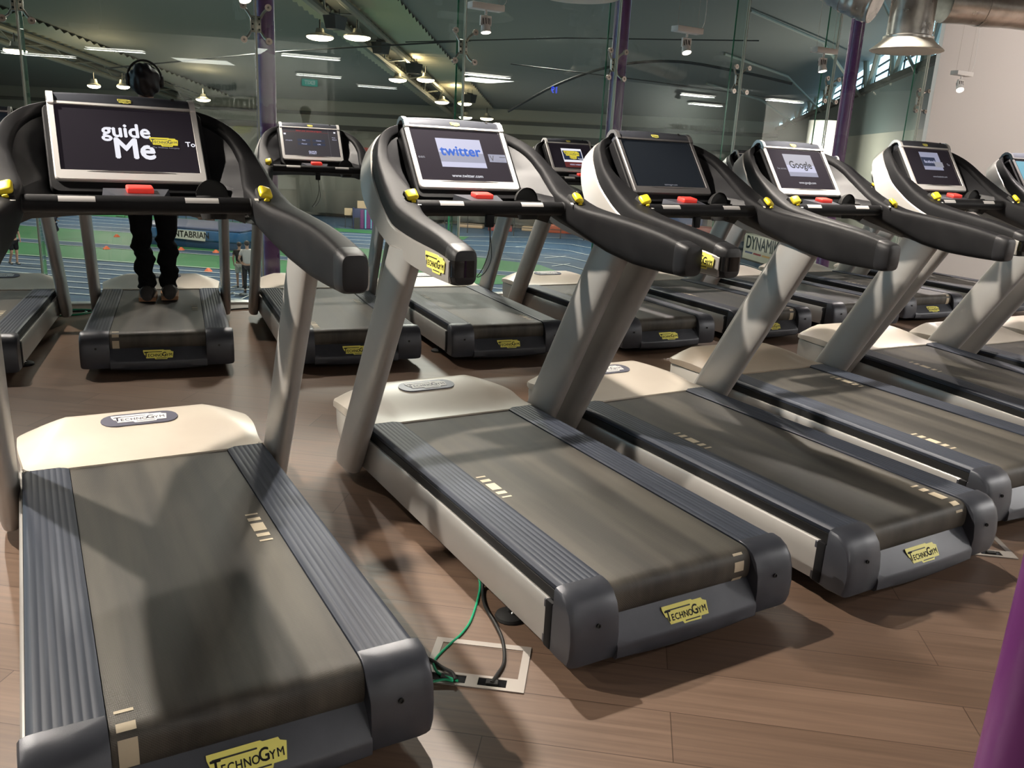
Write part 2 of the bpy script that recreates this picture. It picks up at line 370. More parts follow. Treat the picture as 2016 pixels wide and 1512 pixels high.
def make_hood(m):
    mb=MB(); nx,ny=30,22; vs=[]; 
    for j in range(ny+1):
        for i in range(nx+1):
            x=lerp(-1,1,i/nx); 
            hw=0.398+0.02*smooth(j/ny*1.5); x*=hw
            y0=1.462 if abs(x)>0.275 else 1.444; y=lerp(y0,yfront(x),j/ny)
            if j>ny-3: x*=1-0.02*(j-ny+2)
            vs.append(V((x,y,hood_z(x,y))))
    fs=[[j*(nx+1)+i,j*(nx+1)+i+1,(j+1)*(nx+1)+i+1,(j+1)*(nx+1)+i] for j in range(ny) for i in range(nx)]
    mb.add(vs,fs,m)
    edge=[i for i in range(nx+1)]+[j*(nx+1)+nx for j in range(1,ny+1)]+[ny*(nx+1)+i for i in range(nx-1,-1,-1)]+[j*(nx+1) for j in range(ny-1,0,-1)]
    top=[vs[i] for i in edge]; bot=[V((p.x*1.004,p.y+(0.004 if p.y>1.6 else 0),min(p.z-0.008,0.240 if p.y>1.7 else 0.246))) for p in top]
    bot2=[V((p.x,p.y,0.222 if p.y>1.55 else 0.236)) for p in bot]
    mb.loft([top,bot,bot2],m,True,False)
    return mb
def make_housing(m):
    mb=MB(); out=[]
    pts=[(0.402,1.47),(0.412,1.60),(0.414,1.75)]+[(0.414-0.02*k/3,1.80+0.03*k) for k in range(1,4)]
    pts+=[(x,yfront(x)-0.004) for x in (0.36,0.25,0.12,0.0)]
    pts=pts+[(-a,b) for a,b in reversed(pts[:-1])]
    rings=[]
    for z,k in [(0.05,0.93),(0.075,0.975),(0.12,0.995),(0.2,1.0),(0.214,0.992),(0.214,0.97),(0.23,0.97)]:
        rings.append([V((x*k,1.7+(y-1.7)*k,z)) for x,y in pts])
    mb.loft(rings,m); return mb
def make_hood_badge(kind):
    mb=MB(); cx,cy=0.0,1.765; 
    slope=(hood_z(0,1.82)-hood_z(0,1.70))/0.12
    u=V((1,0,0)); v=V((0,1,slope)).normalized(); o=V((cx,cy,hood_z(0,cy)+0.0045))
    if kind=='plate':
        w,h=0.138,0.052; pts=[]
        for k in range(9): a=-PI/2+PI*k/8; pts.append((w-h+h*math.cos(a),h*math.sin(a)))
        for k in range(9): a=PI/2+PI*k/8; pts.append((-(w-h)+h*math.cos(a),h*math.sin(a)))
        mb.poly(pts,M_plate,(o-v.cross(u)*0-u.cross(v)*0.004,u,v),0.004)
        badge(mb,(o+u.cross(v)*0.0004,u,v),0.198,M_white,M_plate)
    else:
        mb.ell(o-V((0,0,0.002)),(0.018,0.030,0.006),M_chrome)
    return mb
def make_upright(sg):
    mb=MB(); rings=[]
    for t in [0,0.04,0.2,0.4,0.6,0.8,1.0]:
        c=V((0.452,1.565,0.045)).lerp(V((0.440,1.000,1.040)),t); ly=0.112; lx=0.036
        if t==0: ly*=0.93; lx*=0.85
        ring=[]
        for k in range(24):
            a=2*PI*k/24; ca,sa=math.cos(a),math.sin(a)
            ring.append(V((sg*(c.x+lx*math.copysign(abs(ca)**0.75,ca)),c.y+ly*math.copysign(abs(sa)**0.8,sa),c.z)))
        rings.append(ring)
    mb.loft(rings,M_silver); return mb
# stations of the right half of the console loop: U outer top, L outer bottom, inward thickness
ST=[((.486,.560,1.096),(.486,.560,.983),.082),((.483,.68,1.122),(.483,.68,.983),.083),((.478,.83,1.143),(.478,.83,.989),.084),((.465,.975,1.160),(.465,.975,1.003),.090),
 ((.447,1.12,1.182),(.449,1.10,1.020),.112),((.429,1.24,1.228),(.428,1.25,1.060),.118),((.416,1.32,1.272),(.412,1.34,1.088),.095),((.396,1.41,1.328),(.406,1.425,1.125),.066),
 ((.370,1.470,1.376),(.412,1.49,1.195),.056),((.335,1.525,1.415),(.395,1.555,1.280),.050),((.27,1.585,1.450),(.330,1.63,1.360),.045),((.15,1.635,1.475),(.19,1.68,1.405),.040),((0,1.65,1.48),(0,1.69,1.415),.040)]
LIFT=[0,0,0,.015,.055,.075,.065,.04,.01,0,0,0,0]
INW=[V((-1,0,0))]*6+[V((-1,0,-.05)),V((-1,0,-.15)),V((-.95,0,-.3)),V((-.85,0,-.5)),V((-.7,0,-.75)),V((-.35,0,-1)),V((0,0,-1))]
def dense():
    U=catmull([s[0] for s in ST],3); L=catmull([s[1] for s in ST],3); T=[]; I=[]; F=[]
    for i in range(len(ST)-1):
        for k in range(3): T.append(lerp(ST[i][2],ST[i+1][2],k/3)); I.append(INW[i].lerp(INW[i+1],k/3).normalized()); F.append(lerp(LIFT[i],LIFT[i+1],k/3))
    T.append(ST[-1][2]); I.append(INW[-1].normalized())
    F.append(0)
    return [(U[i],L[i],T[i],I[i],F[i]) for i in range(len(U))]
DST=dense()
def sec(u,l,t,inw,lift=0.0,scale=1.0,n=24,ex=0.40):
    ui=u+inw*t; li=l+inw*t+EZ_*lift; ring=[]; c=(u+l+ui+li)/4
    for k in range(n):
        a=2*PI*k/n+PI/n; ca,sa=math.cos(a),math.sin(a)
        A=(math.copysign(abs(ca)**ex,ca)+1)/2; B=(math.copysign(abs(sa)**ex,sa)+1)/2
        p=(li.lerp(l,A)).lerp(ui.lerp(u,A),B); ring.append(c+(p-c)*scale)
    return ring
EZ_=V((0,0,1))
def mx(p,sg): return V((p.x*sg,p.y,p.z))
def make_loop():
    mb=MB(); right=[sec(*d) for d in DST]; allr=right+[[mx(p,-1) for p in r] for r in reversed(right[:-1])]
    # keep winding by matching vertex order of the mirrored rings
    left=[]
    for r in reversed(right[:-1]):
        left.append([mx(p,-1) for p in r])
    mb.loft(right,M_black,caps=False)
    mb.loft([[mx(p,-1) for p in r] for r in right],M_black,caps=False)
    return mb
TIPC=[(0.602,1.0,-0.0005),(0.598,1.0,0.0012),(0.58,1.0,0.0012),(0.564,0.99,0.0015),(0.550,0.95,0.0015),(0.540,0.86,0.0015),(0.536,0.66,0.0)]
def tip_pt(y,g):
    xo=interp(y,[.56,.68],[.486,.483])+g
    return V((xo,y,interp(y,[.56,.68],[1.096,1.122])+g)),V((xo,y,.983-g))
def make_tip(sg):
    mb=MB(); rings=[]
    for y,k,g in TIPC:
        uu,ll=tip_pt(y,g); rings.append([mx(p,sg) for p in sec(uu,ll,.082+2*g,V((-1,0,0)),0.0,k,28,0.45)])
    mb.loft(rings,M_tip)
    return mb
def make_tip_band(sg):
    mb=MB(); path=[]
    for y,k,g in TIPC[1:]:
        if y>0.60: y=0.602
        uu,ll=tip_pt(y,g+0.0012); c=uu.x-(.082+2*g)/2; path.append((c+(uu.x-c)*k,y-0.0006))
    path+=[(0.445,0.5348),(0.420,0.5348)]
    mb.loft([[V((sg*x,y,1.010)) for x,y in path],[V((sg*x,y,1.060)) for x,y in path]],M_gloss,False,False)
    return mb
def make_shell(sg):
    mb=MB(); rings=[]
    for i,(u,l,t,inw,lf) in enumerate(DST):
        if i>34: continue
        o=-inw; kk=interp(i,[2,6,12,18,24,34],[0.66,0.62,0.56,0.60,0.66,0.6])
        ring=[]
        if i==2: pass
        bl=interp(i,[0,9,12,16,20,28,34],[0.05,0.05,.03,-.08,-.12,-.04,0.0])
        pr=[(bl,-0.001,0),(bl+0.02,0.0045,0),(0.2,0.0065,0),(0.5,0.0065,0),(kk-0.03,0.0055,0),(kk,0.001,0),(kk,-0.004,0),(bl+.05,-0.005,0)]
        for b,off,dz in pr: ring.append(mx(l.lerp(u,b)+o*off+V((0,0,dz)),sg))
        rings.append(ring)
    mb.loft(rings,M_silver); return mb
def fan(mb,B,cen,m,depth,steps=10,dirn=V((0,1,0)),ease=1.0):
    n=len(B); rows=[]
    for j in range(steps+1):
        v=j/steps; f=v
        g=1-(1-v)**ease
        rows.append([V((lerp(p.x,cen.x,f*0.98),lerp(p.y,cen.y,g),lerp(p.z,cen.z,f*0.98)))+dirn*depth*math.sin(PI*v) for p in B])
    mb.loft(rows,m,True,False)
def make_dish():
    mb=MB(); idx=[i for i in range(14,len(DST))]
    Rp=[(DST[i][0]+DST[i][3]*(DST[i][2]*0.93)).lerp(DST[i][1]+DST[i][3]*DST[i][2],0.14) for i in idx]
    bottom=[V((.305,1.235,1.165)),V((.27,1.275,1.155)),V((.18,1.335,1.15)),V((.09,1.36,1.145)),V((0,1.365,1.145))]
    full=[p for p in reversed(bottom)][0:5]
    Bnd=list(reversed(bottom))+Rp+[mx(p,-1) for p in reversed(Rp[:-1])]+[mx(p,-1) for p in bottom[:-1]]
    fan(mb,Bnd,V((0,1.57,1.30)),M_dish,0.01,ease=3.2)
    # back cover
    Rb=[DST[i][1]+DST[i][3]*DST[i][2]*0.4 for i in range(18,len(DST))]
    bb=[V((.30,1.36,1.105)),V((.16,1.43,1.11)),V((0,1.45,1.11))]
    Bn=list(reversed(bb))+Rb+[mx(p,-1) for p in reversed(Rb[:-1])]+[mx(p,-1) for p in bb[:-1]]
    fan(mb,Bn,V((0,1.66,1.28)),M_silver,0.02)
    # underside between the two covers
    lo1=[mx(p,-1) for p in bottom]+list(reversed(bottom[:-1])); lo2=[mx(p,-1) for p in ([V((.33,1.32,1.095))]+bb[:1]+bb[1:2]+[V((.08,1.445,1.11))]+bb[2:])]+list(reversed(([V((.33,1.32,1.095))]+bb[:1]+bb[1:2]+[V((.08,1.445,1.11))])))
    mb.loft([lo1,lo2],M_black,False,False)
    return mb
def make_bar():
    mb=MB(); mb.tube([(-.345,1.21,1.163),(-.322,1.21,1.163),(-.318,1.21,1.163),(0,1.21,1.163),(.318,1.21,1.163),(.322,1.21,1.163),(.345,1.21,1.163)],[.031,.030,.0262,.0262,.0262,.030,.031],M_black,20)
    return mb
def make_sensor(sg):
    mb=MB(); x0,x1=(-.228,-.130) if sg<0 else (.121,.221); rows=[]
    for x in (x0,x1):
        rows.append([V((x,1.21-0.0268*math.cos(a),1.163+0.0268*math.sin(a))) for a in [R(18+i*11) for i in range(5)]])
    mb.loft(rows,M_frame,False,False); return mb
def make_lever(sg):
    mb=MB(); c=V((sg*.358,1.168,1.200)); q=Matrix.Rotation(R(38),3,'X') @ Matrix.Rotation(sg*R(20),3,'Y')
    mb.box(c+V((0,-0.016,0.010)),(0.043,0.046,0.022),M_knob,q,0.010,3); mb.box(c+V((0,-0.036,-0.012)),(0.016,0.008,0.012),M_knob,q,0.003)
    return mb
def make_lever_base(sg):
    mb=MB(); c=V((sg*.355,1.175,1.190)); q=Matrix.Rotation(R(38),3,'X')
    mb.box(c+V((0,0,0.006)),(0.040,0.056,0.030),M_matte,q,0.006)
    mb.box(c+V((-0.026,-0.028,-0.002)),(0.012,0.010,0.0012),M_white,q); mb.box(c+V((0.014,-0.055,-0.012)),(0.014,0.005,0.0012),M_white,Matrix.Rotation(R(25),3,'X'))
    return mb
def make_cup():
    mb=MB(); mb.lathe([(0.038,-0.075),(0.050,-0.03),(0.052,0.0),(0.047,0.0),(0.045,-0.05),(0.034,-0.07)],M_matte,(0.228,1.318,1.185),Matrix.Rotation(R(-6),3,'X'),28)
    # rounded back wall of the holder
    rows=[]
    for j in range(7):
        b=PI/2*j/6
        rows.append([V((0.228+0.052*math.cos(a)*math.cos(b),1.318+0.052*math.sin(a)*math.cos(b)*1.0+0.01,1.185+0.052*math.sin(b))) for a in [PI*k/16 for k in range(17)]])
    mb.loft(rows,M_matte,False,False)
    rows=[]
    mb.poly([(0.052*math.cos(a),0.052*math.sin(a)) for a in [PI*k/16 for k in range(17)]],M_matte,(V((0.228,1.330,1.185)),V((1,0,0)),V((0,0.25,1)).normalized()))
    return mb
def make_tray():
    mb=MB(); pts=[(-.10,1.345),(-.072,1.245),(.072,1.245),(.10,1.345)]
    mb.loft([[V((x,y,1.165+(y-1.245)*0.15)) for x,y in pts],[V((x*.96,y,1.187+(y-1.245)*0.15)) for x,y in pts]],M_cap); return mb
def make_stop():
    mb=MB(); mb.box((0.005,1.300,1.203),(0.078,0.052,0.020),M_red,Matrix.Rotation(R(9),3,'X'),0.006,3); return mb
def rr(w,h,r,n=5,cx=0,cy=0,rt_=None):
    out=[]; rt_=r if rt_ is None else rt_
    for (sx,sy,a0,q) in [(1,1,0,rt_),(-1,1,90,rt_),(-1,-1,180,r),(1,-1,270,r)]:
        for k in range(n+1):
            a=R(a0+90*k/n); out.append((cx+sx*(w-q)+q*math.cos(a),cy+sy*(h-q)+q*math.sin(a)))
    return out
def make_display():
    mb=MB(); out=[]
    for d,k in [(-0.012,0.985),(-0.016,1.0),(-0.05,1.0),(-0.10,0.9)]:
        out.append([dp(x*k,y,d) for x,y in rr(0.240,0.162,0.025,4,0,0.128)])
    mb.loft(out,M_black); return mb
def make_frame(m):
    mb=MB(); o=rr(0.225,0.1475,0.014,6,0,0.1475,0.004); i=rr(0.206,0.1235,0.003,6,0,0.1595)
    rings=[[dp(x,y,-0.014) for x,y in o],[dp(x,y,-0.003) for x,y in o],[dp(x*0.985,0.1475+(y-0.1475)*0.98,0.001) for x,y in o],[dp(x*1.006,0.1595+(y-0.1595)*1.006,0.001) for x,y in i],[dp(x,y,-0.004) for x,y in i]]
    mb.loft(rings,m,True,False)
    # side rails run up over the top edge and curl back
    for sg in (-1,1):
        rings=[]
        for v,d,w in [(0.28,0.0,0.009),(0.31,0.0,0.009),(0.328,-0.008,0.0095),(0.338,-0.024,0.010),(0.338,-0.045,0.010),(0.325,-0.075,0.010)]:
            c=dp(sg*0.2145,v,d); t=(DE*0.3+DN) if d>-0.005 else (DE*0.8+DN*0.2)
            t=t.normalized(); rings.append([c+DX*w+t*0.006,c-DX*w+t*0.006,c-DX*w-t*0.01,c+DX*w-t*0.01])
        mb.loft(rings,m)
    return mb
def make_top(yel=True):
    mb=MB(); prof=[(0.288,-0.002),(0.293,0.0),(0.318,-0.001),(0.332,-0.010),(0.341,-0.026),(0.341,-0.055),(0.325,-0.085),(0.288,-0.085)]
    rings=[]
    for k in range(13):
        x=lerp(-0.206,0.206,k/12); b=0.006*(1-(x/0.206)**2)
        rings.append([dp(x,v+(b if v>0.31 else 0),d) for v,d in prof])
    mb.loft(rings,M_cap)
    for x0,x1 in ((-.175,-.125),(-.04,.03),(.045,.095)): mb.box(dp((x0+x1)/2,0.3415+0.006*(1-(((x0+x1)/2)/0.206)**2),-0.040),(x1-x0,0.022,0.0022),M_matte,Matrix((DX,DN,DE)).transposed())
    mb.box(dp(0.155,0.325,-0.002),(0.010,0.004,0.010),M_matte,Matrix((DX,DN,DE)).transposed())
    return mb
def make_top_badge():
    mb=MB(); badge(mb,(dp(0.003,0.305,0.0008),DX,DE),0.042); return mb
def rect(mb,x0,y0,x1,y1,m,d=-0.0055): mb.poly([(x0,y0),(x1,y0),(x1,y1),(x0,y1)],m,(dp(0,0,d),DX,DE))
def txt(mb,s,x,y,size,m,d=-0.0048,align='CENTER',bold=0.01,sx=1.0): mb.text(s,size,(dp(x,y,d),DX,DE),m,align,bold=bold,sx=sx)
def make_screen(kind):
    mb=MB(); base=M_scr_blue if kind in ('off',) else M_scr
    rect(mb,-0.205,0.037,0.205,0.283,base,-0.006)
    t=txt
    if kind=='guide':
        t(mb,'guide',-0.004,0.192,0.074,E_white,bold=0.028,sx=0.93); t(mb,'Me',0.014,0.122,0.108,E_white,bold=0.03,sx=0.93)
        rect(mb,0.062,0.134,0.152,0.143,M_scr,-0.0046)
        badge(mb,(dp(0.108,0.156,-0.0044),DX,DE),0.088,E_yel,E_dark); t(mb,'The Wellness Company',0.112,0.134,0.0085,E_grey,-0.004,bold=0)
        t(mb,'To',0.190,0.151,0.027,E_white,bold=0.02)
    elif kind=='twitter':
        rect(mb,-0.101,0.103,0.101,0.239,E_lav); rect(mb,-0.101,0.127,0.101,0.172,E_lav2,-0.0052)
        t(mb,'twitter',-0.002,0.178,0.066,E_blue,bold=0.035,sx=0.98); t(mb,'www.twitter.com',0.0,0.062,0.0205,E_white,sx=0.95)
        t(mb,'een',-0.182,0.146,0.020,E_grey); rect(mb,0.122,0.134,0.203,0.172,E_lav2); t(mb,'V',0.137,0.150,0.040,E_dark,bold=0,sx=0.8); t(mb,'ramer',0.172,0.143,0.018,E_grey,bold=0.0)
        rect(mb,0.172,0.157,0.2,0.160,E_dark,-0.0045)
    elif kind=='google':
        rect(mb,-0.098,0.116,0.112,0.253,E_lav); rect(mb,-0.098,0.116,0.112,0.142,E_lav2,-0.0052); rect(mb,-0.098,0.185,0.112,0.253,glow('screen pale',(0.42,0.42,0.50)),-0.0053)
        t(mb,'Google',0.008,0.186,0.062,E_dark,bold=0.02,sx=0.9); t(mb,'www.google.com',0.010,0.077,0.020,E_white,sx=0.9,bold=0)
        t(mb,'he scree',-0.140,0.161,0.019,E_grey)
    elif kind=='facebook':
        rect(mb,-0.075,0.140,0.095,0.290-0.03,E_lav2); rect(mb,-0.075,0.165,0.050,0.225,E_navy,-0.005)
        t(mb,'facebook',-0.005,0.195,0.028,E_lav,-0.0046); rect(mb,0.03,0.160,0.105,0.195,E_lav2,-0.0044); rect(mb,0.03,0.160,0.105,0.195,E_grey,-0.0043); t(mb,'www.facebook.com',0.035,0.095,0.016,E_grey); t(mb,'To',0.155,0.18,0.02,E_grey)
    elif kind=='menu':
        rect(mb,-0.205,0.037,0.205,0.283,E_dark if False else glow('screen menu',(0.030,0.027,0.034)),-0.0057)
        t(mb,'Select your exercise program',-0.01,0.262,0.016,E_red)
        for x,y,s in [(-0.055,0.178,'Easy'),(0.055,0.178,'Classic'),(-0.055,0.145,'Manual'),(0.055,0.145,'CPR')]:
            rect(mb,x-0.046,y-0.011,x+0.046,y+0.011,E_navy,-0.0054); t(mb,s,x,y,0.014,E_lav,-0.005)
        t(mb,'QUICK',0.0,0.078,0.019,E_lav,bold=0.03); t(mb,'START',0.0,0.062,0.019,E_lav,bold=0.03)
        t(mb,'ATHLETE',-0.165,0.170,0.012,E_lav); rect(mb,-0.198,0.222,-0.182,0.236,E_white); rect(mb,0.176,0.252,0.190,0.266,E_white)
        t(mb,'Media',0.172,0.212,0.011,E_lav); t(mb,'Balance',0.176,0.194,0.011,E_lav)
        rect(mb,-0.116,0.11,-0.1155,0.25,E_maroon,-0.005); rect(mb,0.135,0.045,0.1357,0.283,E_grey,-0.005); rect(mb,-0.205,0.25,0.135,0.2507,E_red,-0.005)
    elif kind=='video':
        rect(mb,-0.09,0.100,0.110,0.236,E_white); rect(mb,-0.083,0.122,0.103,0.214,E_navy,-0.0052)
        badge(mb,(dp(0.005,0.182,-0.0048),DX,DE),0.150,E_yel,E_dark); badge(mb,(dp(0.01,0.143,-0.0048),DX,DE),0.07,E_yel,E_dark); t(mb,'Tune',0.078,0.135,0.022,E_white)
        rect(mb,-0.09,0.048,0.110,0.100,E_maroon,-0.0052); t(mb,'VIDEO WEBSITE',0.02,0.074,0.018,E_lav)
    elif kind=='teal':
        rect(mb,-0.19,0.08,0.19,0.27,E_teal,-0.0055)
        for k in range(3):
            pts=[(0.02+ (0.10-0.03*k)*math.cos(a),0.175+(0.085-0.025*k)*math.sin(a)) for a in [2*PI*i/28 for i in range(28)]]
            mb.tube([dp(x,y,-0.0045) for x,y in pts],0.0022,E_navy,4)
    elif kind=='off':
        t(mb,'technogym.com',0.0,0.05,0.012,E_grey,bold=0)
    # shallow arc printed on the lower rim
    pts=[(-0.135,0.031),(-0.07,0.0345),(0,0.036),(0.07,0.0345),(0.135,0.031),(0.07,0.0295),(0,0.0285),(-0.07,0.0295)]
    mb.poly(pts,M_frame_dark,(dp(0,0,0.0015),DX,DE),0.0004)
    return mb
def make_base():
    mb=MB(); mb.box((0,0.95,0.075),(0.70,1.90,0.06),M_matte,bev=0.01)
    mb.box((0,0.75,0.17),(0.50,1.45,0.05),M_matte); mb.box((0,0.02,0.19),(0.50,0.06,0.05),M_matte)
    return mb
def make_foot(x,y):
    mb=MB(); mb.lathe([(0.010,0.06),(0.010,0.022),(0.030,0.020),(0.045,0.012),(0.048,0.004),(0.046,0.0)],M_matte,(x,y,0),seg=20)
    mb.lathe([(0.007,0.024),(0.0,0.030)],M_chrome,(x+0.0,y-0.016,0),seg=10); return mb
def make_arm_badge(sg):
    mb=MB(); u,v=(V((-.03,-1,-.02)).normalized(),V((0,-.02,1)).normalized()) if sg<0 else (V((-.03,1,.02)).normalized(),V((0,-.02,1)).normalized())
    badge(mb,(V((sg*0.4925,0.655,1.037)),u,v),0.150,th=0.0012); return mb
def make_clip():
    mb=MB(); mb.box((0.0,1.222,1.118),(0.034,0.022,0.060),M_black,None,0.005)
    p=catmull([(0.0,1.222,1.09),(0.012,1.222,1.02),(0.014,1.222,0.96),(-0.012,1.222,0.91),(-0.045,1.222,0.895),(-0.02,1.222,0.93),(0.004,1.222,1.0),(0.004,1.222,1.09)],5)
    mb.tube(p,0.0018,M_cable,5); return mb

PROTO={}
def put(key,name,fn,parent,label=None):
    if key not in PROTO:
        o=fn().build(name); PROTO[key]=o; o.parent=parent
    else:
        o=PROTO[key].copy(); o.name=name; SC.collection.objects.link(o); o.parent=parent
    if label: o['label']=label
    return o
def treadmill(label,loc,rz,pitch=0.0,roll=0.0,screen='off',marks=((-1,0.79),(1,-0.02)),dark=False,hood='cream',hbadge='plate',group=None,armb=True,clip=False):
    t=empty('treadmill',(loc[0],loc[1],0),rz,pitch,roll); tag(t,label,'treadmill',group)
    P=lambda k,n,f,par=t,lab=None: put(k,n,f,par,lab)
    o=make_belt(marks,0).build('running_belt',t)
    for sg in (-1,1):
        s='LR'[sg>0]
        P('rail'+s,'side_rail',lambda:make_rail(sg)); P('gap'+s,'rail_recess',lambda:make_gap(sg)); P('panel'+s,'side_panel',lambda:make_panel(sg)); P('up'+s,'upright',lambda:make_upright(sg))
    cap=P('cap','rear_end_cap',make_cap)
    def lb():
        mb=MB(); sl=V((0,0.0445,0.062)).normalized(); badge(mb,(V((-0.005,-0.0815,0.1165)),V((1,0,0)),sl),0.165); return mb
    P('capb','badge',lb,cap,'yellow maker badge')
    hm={'cream':M_hood,'bronze':M_bronze}[hood]
    h=P('hood'+hood,'motor_hood',lambda:make_hood(hm)); P('hb'+hbadge,'hood_badge',lambda:make_hood_badge(hbadge),h)
    P('house','motor_housing',lambda:make_housing(M_house))
    P('base','base_frame',make_base)
    for i,(x,y) in enumerate([(-.385,.275),(.385,.275),(-.33,1.70),(.33,1.70)]): P('foot%d'%i,'levelling_foot',lambda:make_foot(x,y))
    P('loop','console_loop',make_loop)
    for sg in (-1,1):
        s='LR'[sg>0]
        tp=P('tip'+s,'arm_end_cap',lambda:make_tip(sg))
        if sg<0: P('tipb'+s,'gloss_band',lambda:make_tip_band(sg),tp)
        sh=P('shell'+s,'arm_shell',lambda:make_shell(sg)); P('ab'+s,'badge',lambda:make_arm_badge(sg),sh,'yellow maker badge')
        lv=P('levb'+s,'lever_base',lambda:make_lever_base(sg)); P('lev'+s,'speed_lever',lambda:make_lever(sg),lv,'yellow lever')
    P('dish','console_panel',make_dish)
    b=P('bar','handlebar',make_bar)
    for sg in (-1,1): P('sens'+'LR'[sg>0],'hand_sensor',lambda:make_sensor(sg),b,'silver hand sensor strip')
    P('cup','cup_holder',make_cup)
    tr=P('tray','control_tray',make_tray); P('stop','stop_button',make_stop,tr,'red stop button')
    d=P('disp','display',make_display)
    fm=M_frame_dark if dark else M_frame
    P('frame'+str(dark),'display_frame',lambda:make_frame(fm),d); P('top','display_top',make_top,d); P('topb','top_badge',make_top_badge,d)
    P('scr'+screen,'screen',lambda:make_screen(screen),d)
    if clip: P('clip','safety_key',make_clip)
    return t
FG='front row of treadmills'; BG='back row of treadmills by the glass'
treadmill('treadmill at far left of the front row with guide Me on its black screen',(-1.2604,-0.0586),-0.0099,0.0007,-0.0,'guide',((1,0.852),(-1,0.014)),group=FG)
treadmill('front row treadmill with a blue twitter logo on its screen',(0,0),0,0,0,'twitter',((-1,0.789),(1,-0.035)),group=FG,clip=True)
treadmill('front row treadmill with a dark framed switched off blank screen',(1.0168,-0.0575),0.012,0.0028,0.0,'off',((-1,0.956),(1,0.134)),dark=True,group=FG,clip=True)
treadmill('front row treadmill with Google on its screen and a bronze coloured hood',(2.0214,0.0816),-0.0208,0.0056,0,'google',((1,1.241),(-1,0.398)),hood='bronze',hbadge='drop',group=FG)
treadmill('front row treadmill with facebook card on its screen, next after the Google one',(3.0853,0.1145),-0.0395,0.0406,0,'facebook',((-1,1.177),(1,0.35)),hbadge='drop',group=FG)
treadmill('front row treadmill cut by the right edge with a teal picture on its screen',(4.13,0.03),-0.035,0.024,0,'teal',((-1,0.9),(1,0.1)),dark=True,hbadge='drop',group=FG)
treadmill('last front row treadmill at the right edge, only its hood and deck showing',(5.22,0.08),-0.035,0.01,0,'off',((-1,0.7),(1,-0.1)),dark=True,group=FG)
treadmill('back row treadmill cut by the left edge behind the guide Me machine',(-2.045,3.735),-0.175,0,0,'off',((1,0.7),(-1,-0.1)),group=BG)
treadmill('back row treadmill with the person in black standing on its belt',(-0.9204,3.561),-0.1552,-0.0045,0,'off',((-1,-0.01),(1,0.79)),group=BG)
treadmill('back row treadmill with a menu page on its screen beside the purple column',(0.2019,3.3173),-0.1275,0.002,0,'menu',((1,0.95),(-1,0.2)),group=BG,clip=True)
treadmill('back row treadmill seen under the handlebar of the twitter machine',(1.2264,3.1749),-0.1023,0,0,'off',((-1,1.1),(1,0.25)),group=BG)
treadmill('back row treadmill with a white and yellow video card on its screen',(2.5034,3.0427),-0.0471,0,0,'video',((-1,1.0),(1,0.75)),group=BG)
treadmill('back row treadmill behind the blank screened machine, its white shell showing',(3.607,3.0751),-0.0383,0,0,'off',((-1,0.8),(1,0.0)),group=BG)
treadmill('back row treadmill behind the slanted upright of the Google machine',(4.80,3.12),-0.04,0,0,'off',((-1,0.8),(1,0.0)),group=BG)
treadmill('back row treadmill behind the facebook machine, its rear badge plain yellow',(5.9138,3.2249),-0.0581,0,0,'off',((-1,0.8),(1,0.0)),group=BG)
treadmill('rightmost back row treadmill, furthest away beside the beige wall',(7.15,3.20),-0.05,0,0,'off',((-1,0.8),(1,0.0)),group=BG)

# ------------------------------------------------------------------ gym shell
Z0=V((0,0,0)); EX=V((1,0,0)); EY=V((0,1,0)); EZ=V((0,0,1))
GL=[V(p+(0,)) for p in [(-6.5,6.8),(-3.4,6.25),(-1.45,5.9),(.2,5.58),(2.0,5.47),(3.7,5.50),(5.4,5.52),(6.85,5.52),(8.55,5.52)]]
GH=3.75
WC=V((8.75,5.52,0)); WE=WC+AX*17.0       # beige wall runs along the building axis
floor_pts=[(-9,-11.1),(23,-11.1),(23,WE.y),(WE.x,WE.y),(WC.x,WC.y+0.1)]+[(p.x,p.y+0.12) for p in reversed(GL)]+[(-9,7.2)]
def slab(name,pts,z,th,m,kind='structure'):
    mb=MB(); mb.poly(pts,m,(V((0,0,z-th)),EX,EY),th); return mb.build(name,kind=kind,smooth=0)
slab('floor',floor_pts,0.0,0.35,M_floor)
slab('ceiling',[(-9,-11.2),(24,-11.2),(24,-6),(9.2,5.9),(-9,7.2)],3.85,0.1,M_ceil)
def wall(name,a,b,z0,z1,th,m,side=1):
    a=V(a);b=V(b);t=(b-a).normalized();n=V((-t.y,t.x,0))*side; mb=MB()
    mb.loft([[a+EZ*z0,b+EZ*z0,b+n*th+EZ*z0,a+n*th+EZ*z0],[a+EZ*z1,b+EZ*z1,b+n*th+EZ*z1,a+n*th+EZ*z1]],m)
    return mb.build(name,kind='structure',smooth=0)
wall('wall_right',(WC.x,WC.y,0),(WE.x,WE.y,0),0,3.8,0.15,M_wall)
wall('wall_right.001',(22.9,WE.y,0),(22.9,-11.2,0),0,3.8,0.15,M_wall,1)
wall('wall_left',(-9,-11.2,0),(-9,7.3,0),0,3.8,0.15,M_wall)
wall('wall_back',(-9,-11.1,0),(4.2,-11.1,0),0,3.8,0.15,mat('pale grey back wall',(0.55,0.54,0.50),0.7),-1)
wall('wall_back_dark',(4.2,-11.1,0),(24,-11.1,0),0,3.8,0.15,mat('charcoal back wall',(0.06,0.065,0.06),0.6),-1)
